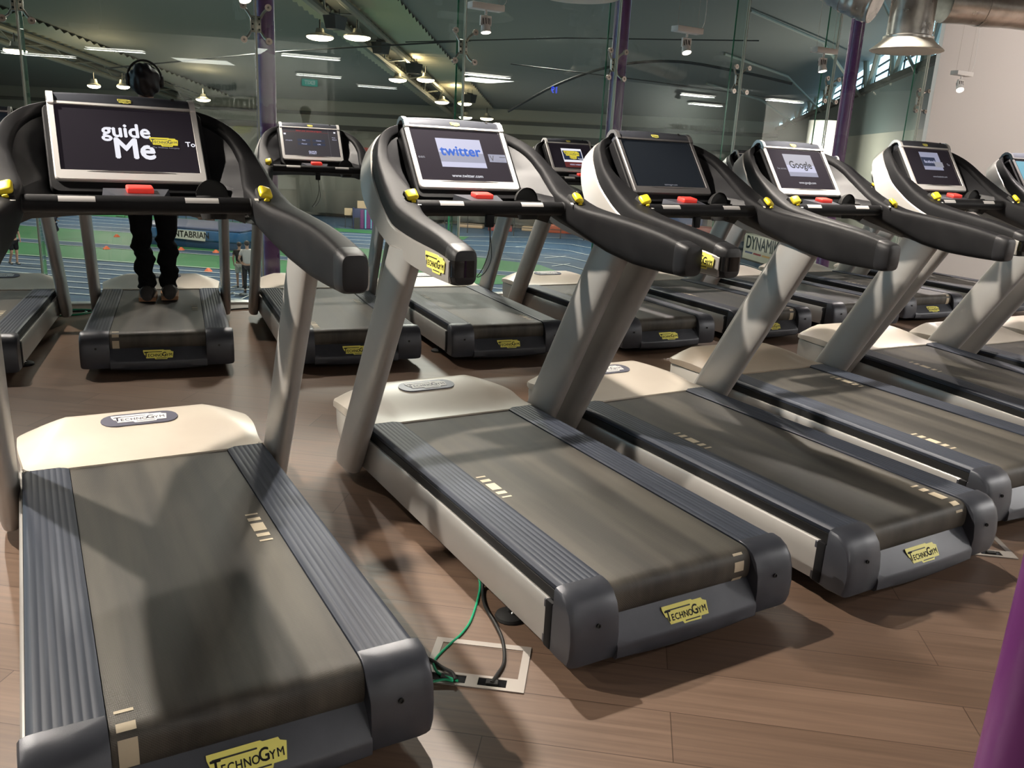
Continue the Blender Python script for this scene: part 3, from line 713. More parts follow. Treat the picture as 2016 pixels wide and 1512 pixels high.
# bright edge channel at the foot of the glazing and the edge of the slab
mb=MB()
for a,b in zip(GL,GL[1:]):
    t=(b-a).normalized(); n=V((-t.y,t.x,0))
    mb.loft([[a-n*0.05,a+n*0.05,a+n*0.05+EZ*0.012,a-n*0.05+EZ*0.012],[b-n*0.05,b+n*0.05,b+n*0.05+EZ*0.012,b-n*0.05+EZ*0.012]],M_frame)
mb.build('trim_1',kind='structure')
# glazing: one pane per bay, with a glass fin and a steel spider at every joint
for i,(a,b) in enumerate(zip(GL,GL[1:])):
    t=(b-a).normalized(); n=V((-t.y,t.x,0)); mb=MB()
    aa=a+t*0.006; bb=b-t*0.006
    mb.loft([[aa+EZ*0.012,bb+EZ*0.012,bb+n*0.012+EZ*0.012,aa+n*0.012+EZ*0.012],[aa+EZ*GH,bb+EZ*GH,bb+n*0.012+EZ*GH,aa+n*0.012+EZ*GH]],M_glass)
    w=mb.build('window_%d'%(i+1),kind='structure',smooth=0)
    mb=MB(); mb.loft([[b-t*0.005+EZ*0.012,b+t*0.005+EZ*0.012,b+t*0.005+n*0.012+EZ*0.012,b-t*0.005+n*0.012+EZ*0.012],[p+EZ*(GH-0.012) for p in [b-t*0.005+EZ*0.012,b+t*0.005+EZ*0.012,b+t*0.005+n*0.012+EZ*0.012,b-t*0.005+n*0.012+EZ*0.012]]],M_seal)
    mb.build('joint_seal',w,smooth=0)
    # fin outside the pane
    f0=b+n*0.03; f1=b+n*0.19
    mb=MB(); hh=[f0-t*0.0075,f1-t*0.0075,f1+t*0.0075,f0+t*0.0075]
    mb.loft([[p+EZ*0.05 for p in hh],[p+EZ*GH for p in hh]],M_fin)
    for e in (f0,f1):
        q=[e-t*0.008-n*0.003,e+t*0.008-n*0.003,e+t*0.008+n*0.003,e-t*0.008+n*0.003]
        mb.loft([[p+EZ*0.05 for p in q],[p+EZ*GH for p in q]],M_edge if e is f1 else M_seal)
    mb.build('glass_fin',w,smooth=0)
    mb=MB(); c=b+n*0.06+EZ*2.235; Q=Matrix((t,n,EZ)).transposed()
    mb.box(c,(0.085,0.03,0.125),M_steel,Q,0.01); 
    for dx,dz in ((-1,1),(1,1),(-1,-1),(1,-1)):
        e=b+n*0.02+t*dx*0.095+EZ*(2.235+dz*0.125); mb.tube([c+t*dx*0.03+EZ*dz*0.04,c+t*dx*0.06+EZ*dz*0.09,e+n*0.012],0.011,M_steel,8)
        mb.lathe([(0.026,-0.016),(0.026,0.010),(0.012,0.014)],M_steel,e-n*0.01,Q@Matrix.Rotation(-PI/2,3,'X'),16)
        mb.lathe([(0.009,0.0),(0.009,0.016)],M_matte,e-n*0.01,Q@Matrix.Rotation(PI/2,3,'X'),10)
    for dz in (-0.04,0,0.04):
        for dx in (-0.025,0.025): mb.ell(c+t*dx+EZ*dz-n*0.016,(0.008,0.005,0.008),M_matte,8,6)
    mb.build('spider_fitting',w)
# purple columns
def column(x,y,label,h=GH,r=0.08,z=0):
    mb=MB(); mb.lathe([(r,z),(r,h)],M_purple,(x,y,0),seg=40)
    mb.lathe([(r+0.03,z),(r+0.03,z+0.012),(r,z+0.012)],M_purple,(x,y,0),seg=40)
    return tag(mb.build('column'),label,'column','purple steel columns')
column(0.30,5.72,'purple round column by the glass, left one, above the menu screen treadmill')
column(3.83,5.66,'purple round column by the glass above the blank screened treadmill, middle of the three')
column(7.30,5.66,'purple round column by the glass beside the round air diffuser')
column(0.168,-0.948,'near purple column cutting the bottom right corner of the photo',h=3.8,r=0.085)
# ------------------------------------------------------------------ lamps and ducts of the gym
def q_look(d): return V(d).normalized().to_track_quat('-Z','Y').to_matrix()
def spot(x,y,ax,ay,label,group,SPOT_Z=2.5):
    t=empty('spotlight',(x,y,SPOT_Z)); tag(t,label,'spotlight',group)
    mb=MB(); mb.box((0,0,0.025),(0.31,0.10,0.05),M_fixture,None,0.004); mb.build('mounting_box',t)
    mb=MB(); mb.tube([(-0.12,0,0.05),(-0.12,0,1.25)],0.0015,M_steel,5); mb.tube([(0.12,0,0.05),(0.12,0,1.25)],0.0015,M_steel,5); 
    mb.tube(catmull([(0.13,0,0.04),(0.2,0.0,0.12),(0.19,0,0.5),(0.15,0,1.25)],5),0.003,M_fixture,6); mb.build('suspension_wire',t)
    d=V((ax*2.2,ay*2.2,-SPOT_Z+0.1)); Q=q_look(d)
    mb=MB(); mb.tube([(0,0,0.0),(0,0,-0.035)],0.012,M_fixture,10); mb.box((0.0,0.0,-0.05),(0.10,0.025,0.012),M_fixture); 
    mb.box((-0.047,0,-0.085),(0.008,0.022,0.075),M_fixture); mb.box((0.047,0,-0.085),(0.008,0.022,0.075),M_fixture); mb.build('yoke',t)
    c=V((0,0,-0.115)); mb=MB()
    mb.lathe([(0.010,0.072),(0.030,0.070),(0.034,0.060),(0.036,0.0),(0.043,-0.045),(0.046,-0.066),(0.041,-0.066),(0.038,-0.050)],M_fixture,c,Q,28)
    for k in range(10):
        a=2*PI*k/10; p=c+Q@V((0.0365*math.cos(a),0.0365*math.sin(a),0.02)); mb.box(p,(0.005,0.005,0.05),M_matte,Q)
    h=mb.build('lamp_head',t); mb=MB(); mb.lathe([(0.0,-0.056),(0.039,-0.056),(0.039,-0.052)],E_spot,c,Q,24); mb.build('lens',h)
sl=['out of sight above the left end','over the left front treadmills','over the twitter treadmill','over the blank screened treadmill','over the Google treadmill','over the facebook treadmill','','','white hanging spotlight above the twitter screen, leftmost in view','white hanging spotlight above the Google screen, cable curling up to its right','white hanging spotlight left of the purple column at the top right','white hanging spotlight against the beige wall, lens turned to the room','']
for i,(x,y,ax,ay) in enumerate(SPOTS):
    spot(x,y,ax,ay,sl[i] if sl[i].startswith('white') else 'white hanging spotlight in the row '+('over the front treadmills' if y<3 else 'along the glass')+', out of the frame',
         'spotlights over the front row' if y<3 else 'spotlights along the glass')
for (x,y,z) in HIGH: spot(x,y,0.07,-0.86,'white hanging spotlight above the frame between the two rows, turned on the front hoods','spotlights between the rows',z)
for i,(x,y) in enumerate(PANELS):
    t=empty('ceiling_light_panel',(x,y,PANEL_Z)); tag(t,'long white ceiling light panel behind the camera, mirrored in the glass','ceiling light','ceiling light panels mirrored in the glass')
    mb=MB(); mb.box((0,0,0.03),(1.04,0.28,0.05),M_fixture,None,0.004); mb.tube([(-.45,0,.05),(-.45,0,1.0)],0.002,M_steel,5); mb.tube([(.45,0,.05),(.45,0,1.0)],0.002,M_steel,5); mb.build('housing',t)
    mb=MB(); mb.box((0,0,0.002),(0.98,0.23,0.006),E_panel); mb.build('diffuser',t)
# round air diffuser with its duct
def diffuser(c,s,label,duct=True):
    t=empty('air_diffuser',c); tag(t,label,'air vent','round ceiling air diffusers')
    mb=MB(); mb.lathe([(0.0,0.010),(0.22*s,0.004),(0.275*s,0.0),(0.292*s,0.008),(0.288*s,0.016),(0.245*s,0.05),(0.21*s,0.08),(0.19*s,0.11)],M_diff,seg=56); mb.build('diffuser_cone',t)
    mb=MB(); mb.lathe([(0.198*s,0.09),(0.200*s,0.115),(0.178*s,0.125),(0.176*s,0.40),(0.182*s,0.405),(0.182*s,0.42),(0.176*s,0.425),(0.178*s,0.9),(0.178*s,1.08)],M_foil,seg=40); mb.build('duct_drop',t)
    return t
d=diffuser((5.01,3.24,2.335),1.0,'round cream air diffuser under a foil wrapped duct, top right')
diffuser((2.62,4.62,2.615),1.15,'round cream air diffuser cut by the top edge above the middle column')
def foil_duct(path,r,label):
    mb=MB(); P=catmull(path,14); rad=[r*(1+0.02*math.sin(k*1.7)) for k in range(len(P))]; mb.tube(P,rad,M_foil,28)
    for k in range(4,len(P)-2,9): mb.tube([P[k],P[k]+(P[k+1]-P[k]).normalized()*0.05],r*1.04,M_foil,28)
    return tag(mb.build('air_duct'),label,'duct','foil wrapped ducts')
foil_duct([(5.23,3.12,2.73),(6.6,2.45,2.71),(8.0,1.55,2.71)],0.155,'foil wrapped duct running right from the round diffuser along the top edge')
foil_duct([(4.88,3.50,2.72),(4.78,3.72,2.82),(4.72,3.92,3.02),(4.70,4.0,3.70)],0.16,'foil wrapped duct bending behind the round diffuser to the left')
# ------------------------------------------------------------------ lettering on the back wall (seen mirrored in the glass)
E_wt=mat('white wall lettering',(0.85,0.85,0.82),0.5)
M_ltr=mat('black wall lettering',(0.02,0.02,0.02),0.5)
fr=lambda x,z:(V((x,-11.08,z)),V((-1,0,0)),EZ)
mb=MB(); mb.text('fitness',0.30,fr(-2.72,2.56),M_ltr,'LEFT',bold=0.02); mb.text('unlimited',0.50,fr(-1.70,2.20),M_ltr,'LEFT',bold=0.02); mb.text('in partnership with',0.17,fr(-2.12,1.84),M_ltr,'LEFT',bold=0.01)
mb.box((-2.9,-11.09,1.5),(1.2,0.02,0.34),M_wall); badge(mb,(V((-2.6,-11.06,1.5)),V((-1,0,0)),EZ),0.5)
tag(mb.build('wall_lettering',smooth=0),'dark fitness unlimited lettering on the pale back wall, mirrored in the glass','sign')
mb=MB(); mb.text('it doesn\'t get easier...',0.36,fr(21.9,2.46),E_wt,'LEFT',bold=0.02); tag(mb.build('wall_lettering',smooth=0),'white lettering it doesn\'t get easier on the dark back wall, mirrored in the glass','sign')
mb=MB(); mb.box((3.1,-10.9,1.9),(1.7,0.3,3.75),mat('white pilaster',(0.7,0.7,0.66),0.6)); mb.build('trim_2',kind='structure',smooth=0)
t=empty('exit_sign',(2.64,-6.0,2.5)); tag(t,'small green lit exit sign hanging behind the camera, mirrored in the glass','exit sign')
mb=MB(); mb.box((0,0,0),(.36,.05,.17),mat('exit sign case',(0.6,0.6,0.6),0.5),None,0.005); mb.tube([(-.12,0,.08),(-.12,0,1.2)],.004,M_steel,5); mb.tube([(.12,0,.08),(.12,0,1.2)],.004,M_steel,5); mb.build('case',t)
mb=MB(); mb.box((0,.027,0),(.33,.004,.14),glow('exit green',(0.0,0.55,0.42),3.0)); mb.text('EXIT',.11,(V((0,.031,0)),V((-1,0,0)),EZ),glow('exit letters',(.9,1,.95),3.0),bold=.02); mb.build('lit_face',t,smooth=0)
t=empty('number_display',(10.87,-6.0,2.85)); tag(t,'small blue glowing number 19 behind the camera, mirrored in the glass','number display')
mb=MB(); mb.box((0,-.03,0),(.3,.05,.24),M_matte); mb.tube([(0,-.03,.1),(0,-.03,1.0)],.006,M_steel,5); mb.build('case',t); mb=MB(); mb.text('19',.22,(V((0,0,0)),V((-1,0,0)),EZ),glow('blue digits',(0.02,0.06,1.0),12),bold=.03); mb.build('digits',t,smooth=0)
# ------------------------------------------------------------------ floor boxes and cables
def floor_box(o,u,v,w,h,label):
    # o = corner; frame, lid and two sockets set in the floor
    t=empty('floor_box',o); tag(t,label,'floor socket box','floor socket boxes')
    F=lambda z:(V((0,0,z)),u,v); fr_=0.022
    mb=MB()
    for x0,y0,x1,y1 in [(0,h-fr_,w,h),(0,.0555,fr_,h-fr_),(w-fr_,.0555,w,h-fr_),(0,0,w,.0115),(0,.0455,w,.0555),(0,.0115,w*.05,.0455),(w*.42,.0115,w*.54,.0455),(w*.82,.0115,w,.0455)]:
        mb.poly([(x0,y0),(x1,y0),(x1,y1),(x0,y1)],M_alu,F(0.0005),0.0035)
    mb.build('box_frame',t,smooth=0)
    mb=MB(); mb.poly([(fr_,0.055),(w-fr_,0.055),(w-fr_,h-fr_),(fr_,h-fr_)],M_floor,F(0.0005),0.002); mb.build('lid',t,smooth=0)
    for x0,x1 in ((0.05,0.42),(0.54,0.82)):
        mb=MB(); mb.poly([(w*x0+.0005,0.012),(w*x1-.0005,0.012),(w*x1-.0005,0.045),(w*x0+.0005,0.045)],M_gloss,F(0.0005),0.0012); 
        c=u*(w*(x0+x1)/2)+v*0.026+EZ*0.006; mb.box(c,(w*0.12,0.02,0.008),M_matte,Matrix((u,v,EZ)).transposed(),0.002); mb.build('socket',t,smooth=0)
ub=V((-0.128,-0.175,0)); 
o=V((-0.73,0.098,0)); u_=(V((-0.54,-0.069,0))-V((-0.75,0.088,0))).normalized(); v_=V((-u_.y,u_.x,0))
floor_box(V((-0.762,0.097,0)),u_,v_,0.277,0.215,'aluminium framed floor box with cables, between the two nearest treadmills')
floor_box(V((1.33,-0.02,0)),u_,v_,0.277,0.215,'aluminium framed floor box behind the blank screened treadmill, by the near column')
def cable(P,r,m,label,n=8): 
    mb=MB(); mb.tube(catmull([p if len(p)==3 else (p[0],p[1],r) for p in P],n),r,m,8); return tag(mb.build('cable'),label,'cable')
cable([(-.34,.60,.05),(-.37,.52,.03),(-.39,.464),(-.49,.324),(-.554,.26),(-.631,.21),(-.678,.177),(-.700,.150),(-.706,.111),(-.691,.07,.008),(-.676,.048,.008)],0.0038,M_green,'green network cable from under the twitter treadmill to the floor box')
cable([(-.755,.085,.006),(-.735,.075,.008),(-.705,.066,.010),(-.688,.052,.008)],0.0035,M_green,'short green cable end bent over the corner of the near floor box')
cable([(-.33,.58,.05),(-.36,.50,.03),(-.39,.446),(-.427,.36),(-.448,.256),(-.473,.164),(-.519,.074),(-.563,.03,.009),(-.600,.0,.010)],0.0055,M_cable,'black power cable curving from under the twitter treadmill to the floor box socket')
cable([(-.80,.28),(-.74,.23),(-.703,.175),(-.686,.123),(-.676,.084,.01),(-.682,.052,.010)],0.0055,M_cable,'black power cable from under the guide Me treadmill to the floor box socket')
cable([(1.50,-.02,.01),(1.47,-.06,.012),(1.41,-.09,.012),(1.37,-.085,.01)],0.0055,M_cable,'black plug lead at the floor box behind the blank screened treadmill')
cable([(-1.47,5.47),(-1.35,5.60),(-1.22,5.60),(-1.12,5.53),(-1.2,5.40),(-1.34,5.37),(-1.44,5.43),(-1.38,5.55),(-1.25,5.56),(-1.18,5.48),(-1.28,5.40),(-1.33,5.47)],0.004,M_green,'coil of green cable on the floor by the glass at the left')
cable([(-1.5,5.40),(-1.36,5.50),(-1.2,5.52),(-1.05,5.45),(-.95,5.3)],0.006,M_cable,'black cable beside the green coil on the floor by the glass')
cable([(-.50,5.20),(-.22,5.27),(-.07,5.31),(.05,5.30),(.12,5.2)],0.006,M_cable,'black cable on the floor between the person on the belt and the purple column')

# ------------------------------------------------------------------ arena beyond the glass (4 m lower)
M_track=mat('blue running track',(0.030,0.070,0.115),0.7); noise_mix(M_track,(0.030,0.068,0.125),(0.040,0.086,0.150),(0.4,0.4,0.4))
M_turf=mat('green sports surface',(0.035,0.135,0.060),0.6); noise_mix(M_turf,(0.028,0.150,0.055),(0.036,0.175,0.068),(0.3,0.3,0.3))
M_line=mat('white lane line',(0.60,0.66,0.64),0.6)
M_awall=mat('grey arena wall panels',(0.27,0.27,0.235),0.7)
M_awall2=mat('dark arena wall band',(0.045,0.05,0.045),0.6)
M_awall3=mat('pale arena wall band',(0.24,0.25,0.215),0.6)
M_roof=mat('arena roof lining',(0.19,0.195,0.185),0.8)
M_deck=mat('ribbed metal roof deck',(0.45,0.42,0.33),0.45,0.5)
M_trussm=mat('grey roof steel',(0.22,0.22,0.19),0.5,0.4)
M_darkst=mat('dark steel',(0.03,0.03,0.028),0.5)
FA=lambda z:(V((0,0,z)),AX,BX)          # frame: a along lanes, b across
def gpoly(mb,pts,m,z): mb.poly(pts,m,FA(z))
def strip(mb,P,w,m,z):
    P=[V(p+(0,)) if len(p)==2 else p for p in P]; L_=[];R_=[]
    for i,p in enumerate(P):
        t=(P[min(i+1,len(P)-1)]-P[max(i-1,0)]).normalized(); n=V((-t.y,t.x,0))*w/2
        L_.append(p+n); R_.append(p-n)
    f=lambda p:AX*p.x+BX*p.y+EZ*z
    vs=[f(p) for p in L_]+[f(p) for p in R_]; k=len(P)
    mb.add(vs,[[i,i+1,k+i+1,k+i] for i in range(k-1)],m)
mb=MB()
gpoly(mb,[(-46,5.5),(11,5.5),(11,58.6),(-46,58.6)],M_track,GZ)
gpoly(mb,[(-46,30.5),(-9.5,30.5),(-5,31.5),(-2.2,33.5),(-2.0,35.5),(-3.6,38.5),(-8,40.2),(-46,40.4)],M_turf,GZ+0.012)
gpoly(mb,[(-46,47.6),(-9,47.6),(-9,49.5),(-46,49.5)],M_turf,GZ+0.012)
gpoly(mb,[(-46,34.2),(-2.2,34.2),(-2.1,35.4),(-46,35.4)],M_track,GZ+0.022)
for b in (34.2,35.4): strip(mb,[(-46,b),(-2.1,b)],0.07,M_line,GZ+0.032)
for k in range(8): strip(mb,[(-46,23.4+k*1.02),(-6+k*0.2,23.4+k*1.02)]+([(-1,24.5+k*0.95)] if k>5 else []),0.075,M_line,GZ+0.034)
RA=[39.6,42.4,45.5,48.6,52.0]; RB=[37.6,40.8,43.7,47.3,51.3]; B0=[40.4,42.0,43.7,45.3,46.9]
for i in range(5):
    P=catmull([(-46,B0[i],0),(-22,B0[i],0),(-14,B0[i],0),(-4,RA[i],0),(-1.3,RB[i],0),(2.2+i,RB[i]-5.5,0),(4.0+i,RB[i]-13,0)],8)
    strip(mb,P,0.07,M_line,GZ+0.034)
    if False:
        P=catmull([(-46,B0[i]+.8,0),(-14,B0[i]+.8,0),(-4,RA[i]+1.5,0),(-1.3,RB[i]+1.5,0),(2.8+i,RB[i]-4.6,0)],8); strip(mb,P,0.07,M_line,GZ+0.034)
for (a0,b0,a1,b1) in [(-3.6,41.2,-2.6,42.6),(-3.0,38.2,-2.2,39.6),(-5.6,45.4,-4.6,46.8)]: strip(mb,[(a0,b0),(a1,b1)],0.07,M_line,GZ+0.036)
# painted lane box with its number near the two people
P=[(4.86,29.66),(4.65,27.28),(5.49,28.52),(6.3,29.4),(4.86,29.66)]
W2=lambda x,y:(x*0.8-y*0.6, x*0.6+y*0.8)
strip(mb,[W2(4.2,27.2),W2(4.75,27.15),W2(5.9,28.9)],0.06,M_line,GZ+0.036); strip(mb,[W2(4.5,29.0),W2(5.9,28.9)],0.05,M_line,GZ+0.036)
mb.text('15',0.8,(V((4.75,28.05,GZ+0.037)),AX,BX),M_line,bold=0.02); mb.text('14',0.8,(V((5.25,29.6,GZ+0.037)),AX,BX),M_line,bold=0.02)
mb.build('floor.001',kind='structure',smooth=0)
def awall(name,p0,p1,bands,th=0.3,out=1):
    # bands: (z0 at p0, z1 at p0, z0 at p1, z1 at p1, material, proud)
    a=ab(*p0);b=ab(*p1);t=(b-a).normalized();n=V((-t.y,t.x,0))*out; mb=MB()
    for z00,z01,z10,z11,m,pr in bands:
        f=-n*pr
        mb.loft([[a+f+EZ*z00,b+f+EZ*z10,b+n*th+EZ*z10,a+n*th+EZ*z00],[a+f+EZ*z01,b+f+EZ*z11,b+n*th+EZ*z11,a+n*th+EZ*z01]],m)
    return mb.build(name,kind='structure',smooth=0)
awall('wall_far',(-46,58),(10.2,58),[(GZ,1.9,GZ,1.9,M_awall,0),(1.9,2.35,1.9,2.35,M_awall2,.05),(2.35,2.95,2.35,2.95,M_awall3,.1),(2.95,3.2,2.95,3.2,M_awall2,.15),(3.2,4.6,3.2,4.6,M_awall,0)])
awall('wall_far_side',(10.2,58.2),(10.2,10.1),[(GZ,2.6,GZ,2.9,M_awall,0),(2.6,3.5,2.9,5.85,mat('blue grey cladding',(0.10,0.13,0.13),0.6),.02),(3.46,3.62,5.8,6.1,M_awall2,.25)],out=1)
awall('wall_arena_left',(-46,5.5),(-46,58),[(GZ,9.5,GZ,9.5,M_awall,0)],out=1)
awall('wall_arena_near',(-46,5.2),(-9,5.2),[(GZ,9.5,GZ,9.5,M_awall,0)],out=-1)
awall('wall_above_gym',(3.6,10.0),(10.4,10.0),[(3.72,9.6,3.72,9.6,M_awall,0)],out=-1)
awall('wall_below_gym',(3.6,10.0),(10.4,10.0),[(GZ,-.4,GZ,-.4,M_awall,0)],out=-1)
# slab edge and wall below and above the gym glazing
mb=MB()
for a,b in zip(GL,GL[1:]):
    t=(b-a).normalized(); n=V((-t.y,t.x,0)); o1=n*0.4
    mb.loft([[a+n*.05+EZ*GZ,b+n*.05+EZ*GZ,b+n*.35+EZ*GZ,a+n*.35+EZ*GZ],[a+n*.05-EZ*.36,b+n*.05-EZ*.36,b+n*.35-EZ*.36,a+n*.35-EZ*.36]],M_awall)
    mb.loft([[a+n*.05+EZ*3.8,b+n*.05+EZ*3.8,b+n*.35+EZ*3.8,a+n*.35+EZ*3.8],[a+n*.05+EZ*9.6,b+n*.05+EZ*9.6,b+n*.35+EZ*9.6,a+n*.35+EZ*9.6]],M_awall)
mb.build('wall_below_glass',kind='structure',smooth=0)
# roof: sloping lining with strips of ribbed deck beside the trusses
mb=MB()
rp=[(-46.3,5),(10.6,5),(10.6,58.4),(-46.3,58.4)]
mb.add([ab(a,b,roof_z(b)+0.35) for a,b in rp]+[ab(a,b,roof_z(b)+0.6) for a,b in rp],[[0,1,2,3],[7,6,5,4],[0,1,5,4],[1,2,6,5],[2,3,7,6],[3,0,4,7]],M_roof)
def deck(a0,a1,b0,b1):
    n=int((b1-b0)/0.30); vs=[];
    for i in range(n+1):
        b=b0+(b1-b0)*i/n; z=roof_z(b)+(0.30 if i%2 else 0.16); vs+=[ab(a0,b,z),ab(a1,b,z)]
    mb.add(vs,[[2*i,2*i+1,2*i+3,2*i+2] for i in range(n)],M_deck)
TA=[(-11.9,-9.6),(-29.5,-27.0),(4.5,6.5)]
deck(-10.9,-8.9,22,57); deck(-13.2,-12.1,22,57); deck(-29.6,-27.6,22,57)
mb.build('ceiling.001',kind='structure',smooth=0)
def truss(a,b0,b1,label,w=1.2,hh=0.5,r=0.15):
    mb=MB(); ch=[(a-w/2,0),(a+w/2,0),(a,-hh)]
    for aa,dz in ch: mb.tube([ab(aa,b0,roof_z(b0)+dz),ab(aa,b1,roof_z(b1)+dz)],r,M_trussm,8)
    n=int((b1-b0)/4.0)
    for i in range(n):
        x0=b0+(b1-b0)*i/n; x1=b0+(b1-b0)*(i+.5)/n; x2=b0+(b1-b0)*(i+1)/n
        for aa in (a-w/2,a+w/2):
            mb.tube([ab(aa,x0,roof_z(x0)),ab(a,x1,roof_z(x1)-hh),ab(aa,x2,roof_z(x2))],r*0.3,M_trussm,6,False)
    return tag(mb.build('roof_truss'),label,'roof truss','roof trusses of the arena')
truss(-11.5,20,57.6,'long grey roof truss running away from the upper middle with floodlights beside it')
truss(-30.2,20,57.6,'long grey roof truss at the upper left behind the head of the person in black')
def beam(P,r,m,name,label,cat,group=None):
    mb=MB(); mb.tube(P,r,m,8); return tag(mb.build(name),label,cat,group)
def floodlight(p,label,sc=1.0,group='floodlights under the arena roof'):
    t=empty('floodlight',p); tag(t,label,'floodlight',group)
    mb=MB(); mb.lathe([(0.0,0.30),(0.14,0.30),(0.18,0.14),(0.30*sc,0.10),(0.52*sc,0.035),(0.53*sc,0.0),(0.50*sc,-0.02)],M_trussm,seg=20); mb.tube([(0,0,.3),(0,0,.62)],0.03,M_darkst,6); mb.build('housing',t)
    mb=MB(); mb.ell((0,0,-0.03),(0.52*sc,0.52*sc,0.13),E_flood,20,10); mb.build('lens',t)
for i,(p,s,l) in enumerate([((9.29,32.63,5.19),1.0,'bright warm floodlight, left one of the nearest pair under the roof truss'),((10.64,32.18,5.29),1.0,'bright warm floodlight, right one of the nearest pair under the roof truss'),
  ((15.56,39.92,4.42),.85,'warm floodlight, left one of the second pair along the roof truss'),((16.83,39.37,4.5),.85,'warm floodlight, right one of the second pair along the roof truss'),
  ((20.58,45.35,3.81),.8,'warm floodlight, left one of the third pair by the glass joint'),((21.78,44.77,3.8),.8,'warm floodlight, right one of the third pair by the glass joint'),
  ((2.45,48.24,3.39),.6,'warm floodlight at the left, above the left edge of the guide Me display'),((3.78,47.95,3.45),.6,'warm floodlight at the left, next to the head of the person in black'),
  ((8.7,53.36,3.27),.8,'small warm floodlight behind the right corner of the guide Me display'),((-1.03,38.31,4.08),.8,'small warm floodlight seen beside the leftmost glass joint'),
  ((23.6,48.2,3.15),.8,'far warm floodlight low above the twitter display'),((24.8,47.6,3.15),.8,'far warm floodlight low above the right corner of the twitter display')]): floodlight(p,l,s)
def speaker(p,label):
    t=empty('loudspeaker',p,rz=0.6); t.scale=(.5,.5,.5); tag(t,label,'loudspeaker','loudspeakers hanging under the arena roof')
    mb=MB(); lo=[V((x*.55,y*.45,-.45)) for x,y in ((-1,-1),(1,-1),(1,1),(-1,1))]; hi=[V((x*.75,y*.55,.45)) for x,y in ((-1,-1),(1,-1),(1,1),(-1,1))]; mb.loft([lo,hi],M_darkst); mb.build('cabinet',t)
    mb=MB(); mb.tube([(-.5,0,.45),(-.5,0,1.0)],0.03,M_darkst,6); mb.tube([(.5,0,.45),(.5,0,1.0)],0.03,M_darkst,6); mb.box((0,0,.55),(1.3,.12,.12),M_darkst); mb.build('bracket',t)
for p,l in [((9.21,30.56,5.49),'dark loudspeaker nearest under the roof truss'),((12.96,35.58,5.32),'second dark loudspeaker along the roof truss'),((15.89,38.7,4.89),'third dark loudspeaker along the roof truss'),((21.5,43.6,4.0),'fourth small dark loudspeaker along the roof truss')]: speaker(p,l)
# thin arched members and tension rods
beam(catmull([(13.19,24.42,2.58),(14.62,23.56,3.55),(16.12,22.54,4.2),(17.68,21.31,4.41),(19.27,19.88,4.15),(20.41,18.72,3.84)],8),0.045,M_darkst,'arched_rod','dark arched rod curving behind the middle purple column','steel rod','thin roof rods')
beam([(10.5,27,4.7),(14.5,23.2,4.95),(19.5,19.5,5.1)],0.02,M_darkst,'tension_rod','thin dark rod rising to the right above the arched rod','steel rod','thin roof rods')
beam([(2,37,3.6),(7.5,31.5,4.4),(13,27.0,5.0)],0.03,M_darkst,'tension_rod','thin dark rod crossing behind the left purple column','steel rod','thin roof rods')
beam([(13.2,24.4,4.1),(17,21.6,3.75),(20.6,18.5,3.3)],0.018,M_darkst,'tension_rod','thin dark rod sagging under the arched rod','steel rod','thin roof rods')
# rooflight wall: slanted columns and bars in front of the sky
t=empty('rooflight_frame',ab(10.2,40,3.6)); tag(t,'row of slanted white columns in front of the bright side windows, upper right','window frame')
inv=-V(t.location)
for k in range(11):
    b=56-k*3.6; z0=3.5+(57-b)*0.05; z1=roof_z(b)+0.4
    for dx in (-0.9,0.9):
        mb=MB(); mb.tube([ab(10.25,b,z0-.05)+inv,ab(10.25,b+dx*1.0,z1)+inv],0.13,M_awall3,8); mb.build('slanted_column',t)
mb=MB()
for k in range(3):
    P=[ab(10.5,b,lerp(3.5+(57-b)*0.05,roof_z(b)+0.3,(k+1)/4))+inv for b in (57,20)]; mb.tube(P,0.045,M_darkst,6)
for k in range(20):
    b=57-k*1.9; mb.tube([ab(10.5,b,3.5+(57-b)*0.05)+inv,ab(10.5,b,roof_z(b)+.3)+inv],0.035,M_darkst,5)
mb.build('glazing_bar',t)
for i,(b,dz) in enumerate([(52,0),(45,.2),(38,.3),(31,.3),(25,.2)]):
    beam([ab(10.0,b,3.4+(57-b)*0.05),ab(7.5,b-3,roof_z(b-3)+.2),ab(4.0,b-7,roof_z(b-7)+.25)],0.06,M_awall3,'roof_strut','pale roof strut fanning up from the side windows','roof strut','pale roof struts by the side windows')
mb=MB(); mb.lathe([(0.75,GZ),(0.75,3.2)],mat('white painted pier',(0.75,0.73,0.66),0.5),seg=28); o=mb.build('pier'); o.location=(28.83,24.3,0); tag(o,'tall white lit pier left of the right purple column','pier')
lamp('pier_light','POINT',(27.2,23.2,1.8),500,(1,.95,.85),size=0.3)
# wall details at the far end: nets, boards, door panels
for i,(x,y,w,h,c,l) in enumerate([(17.2,60.0,2.4,2.0,(0.42,0.30,0.16),'tan board leaning at the far wall beside the mural box')]):
    pass
def board(px,w,z0,h,col,name,label,cat,off=0.12):
    a=px; o=ab(a,58-off,0); mb=MB(); mb.box((0,0,z0+h/2),(w,0.06,h),mat(name+' face',col,0.6),Matrix((AX,BX,EZ)).transposed()); ob=mb.build(name,smooth=0); ob.location=(o.x,o.y,0); return tag(ob,label,cat)
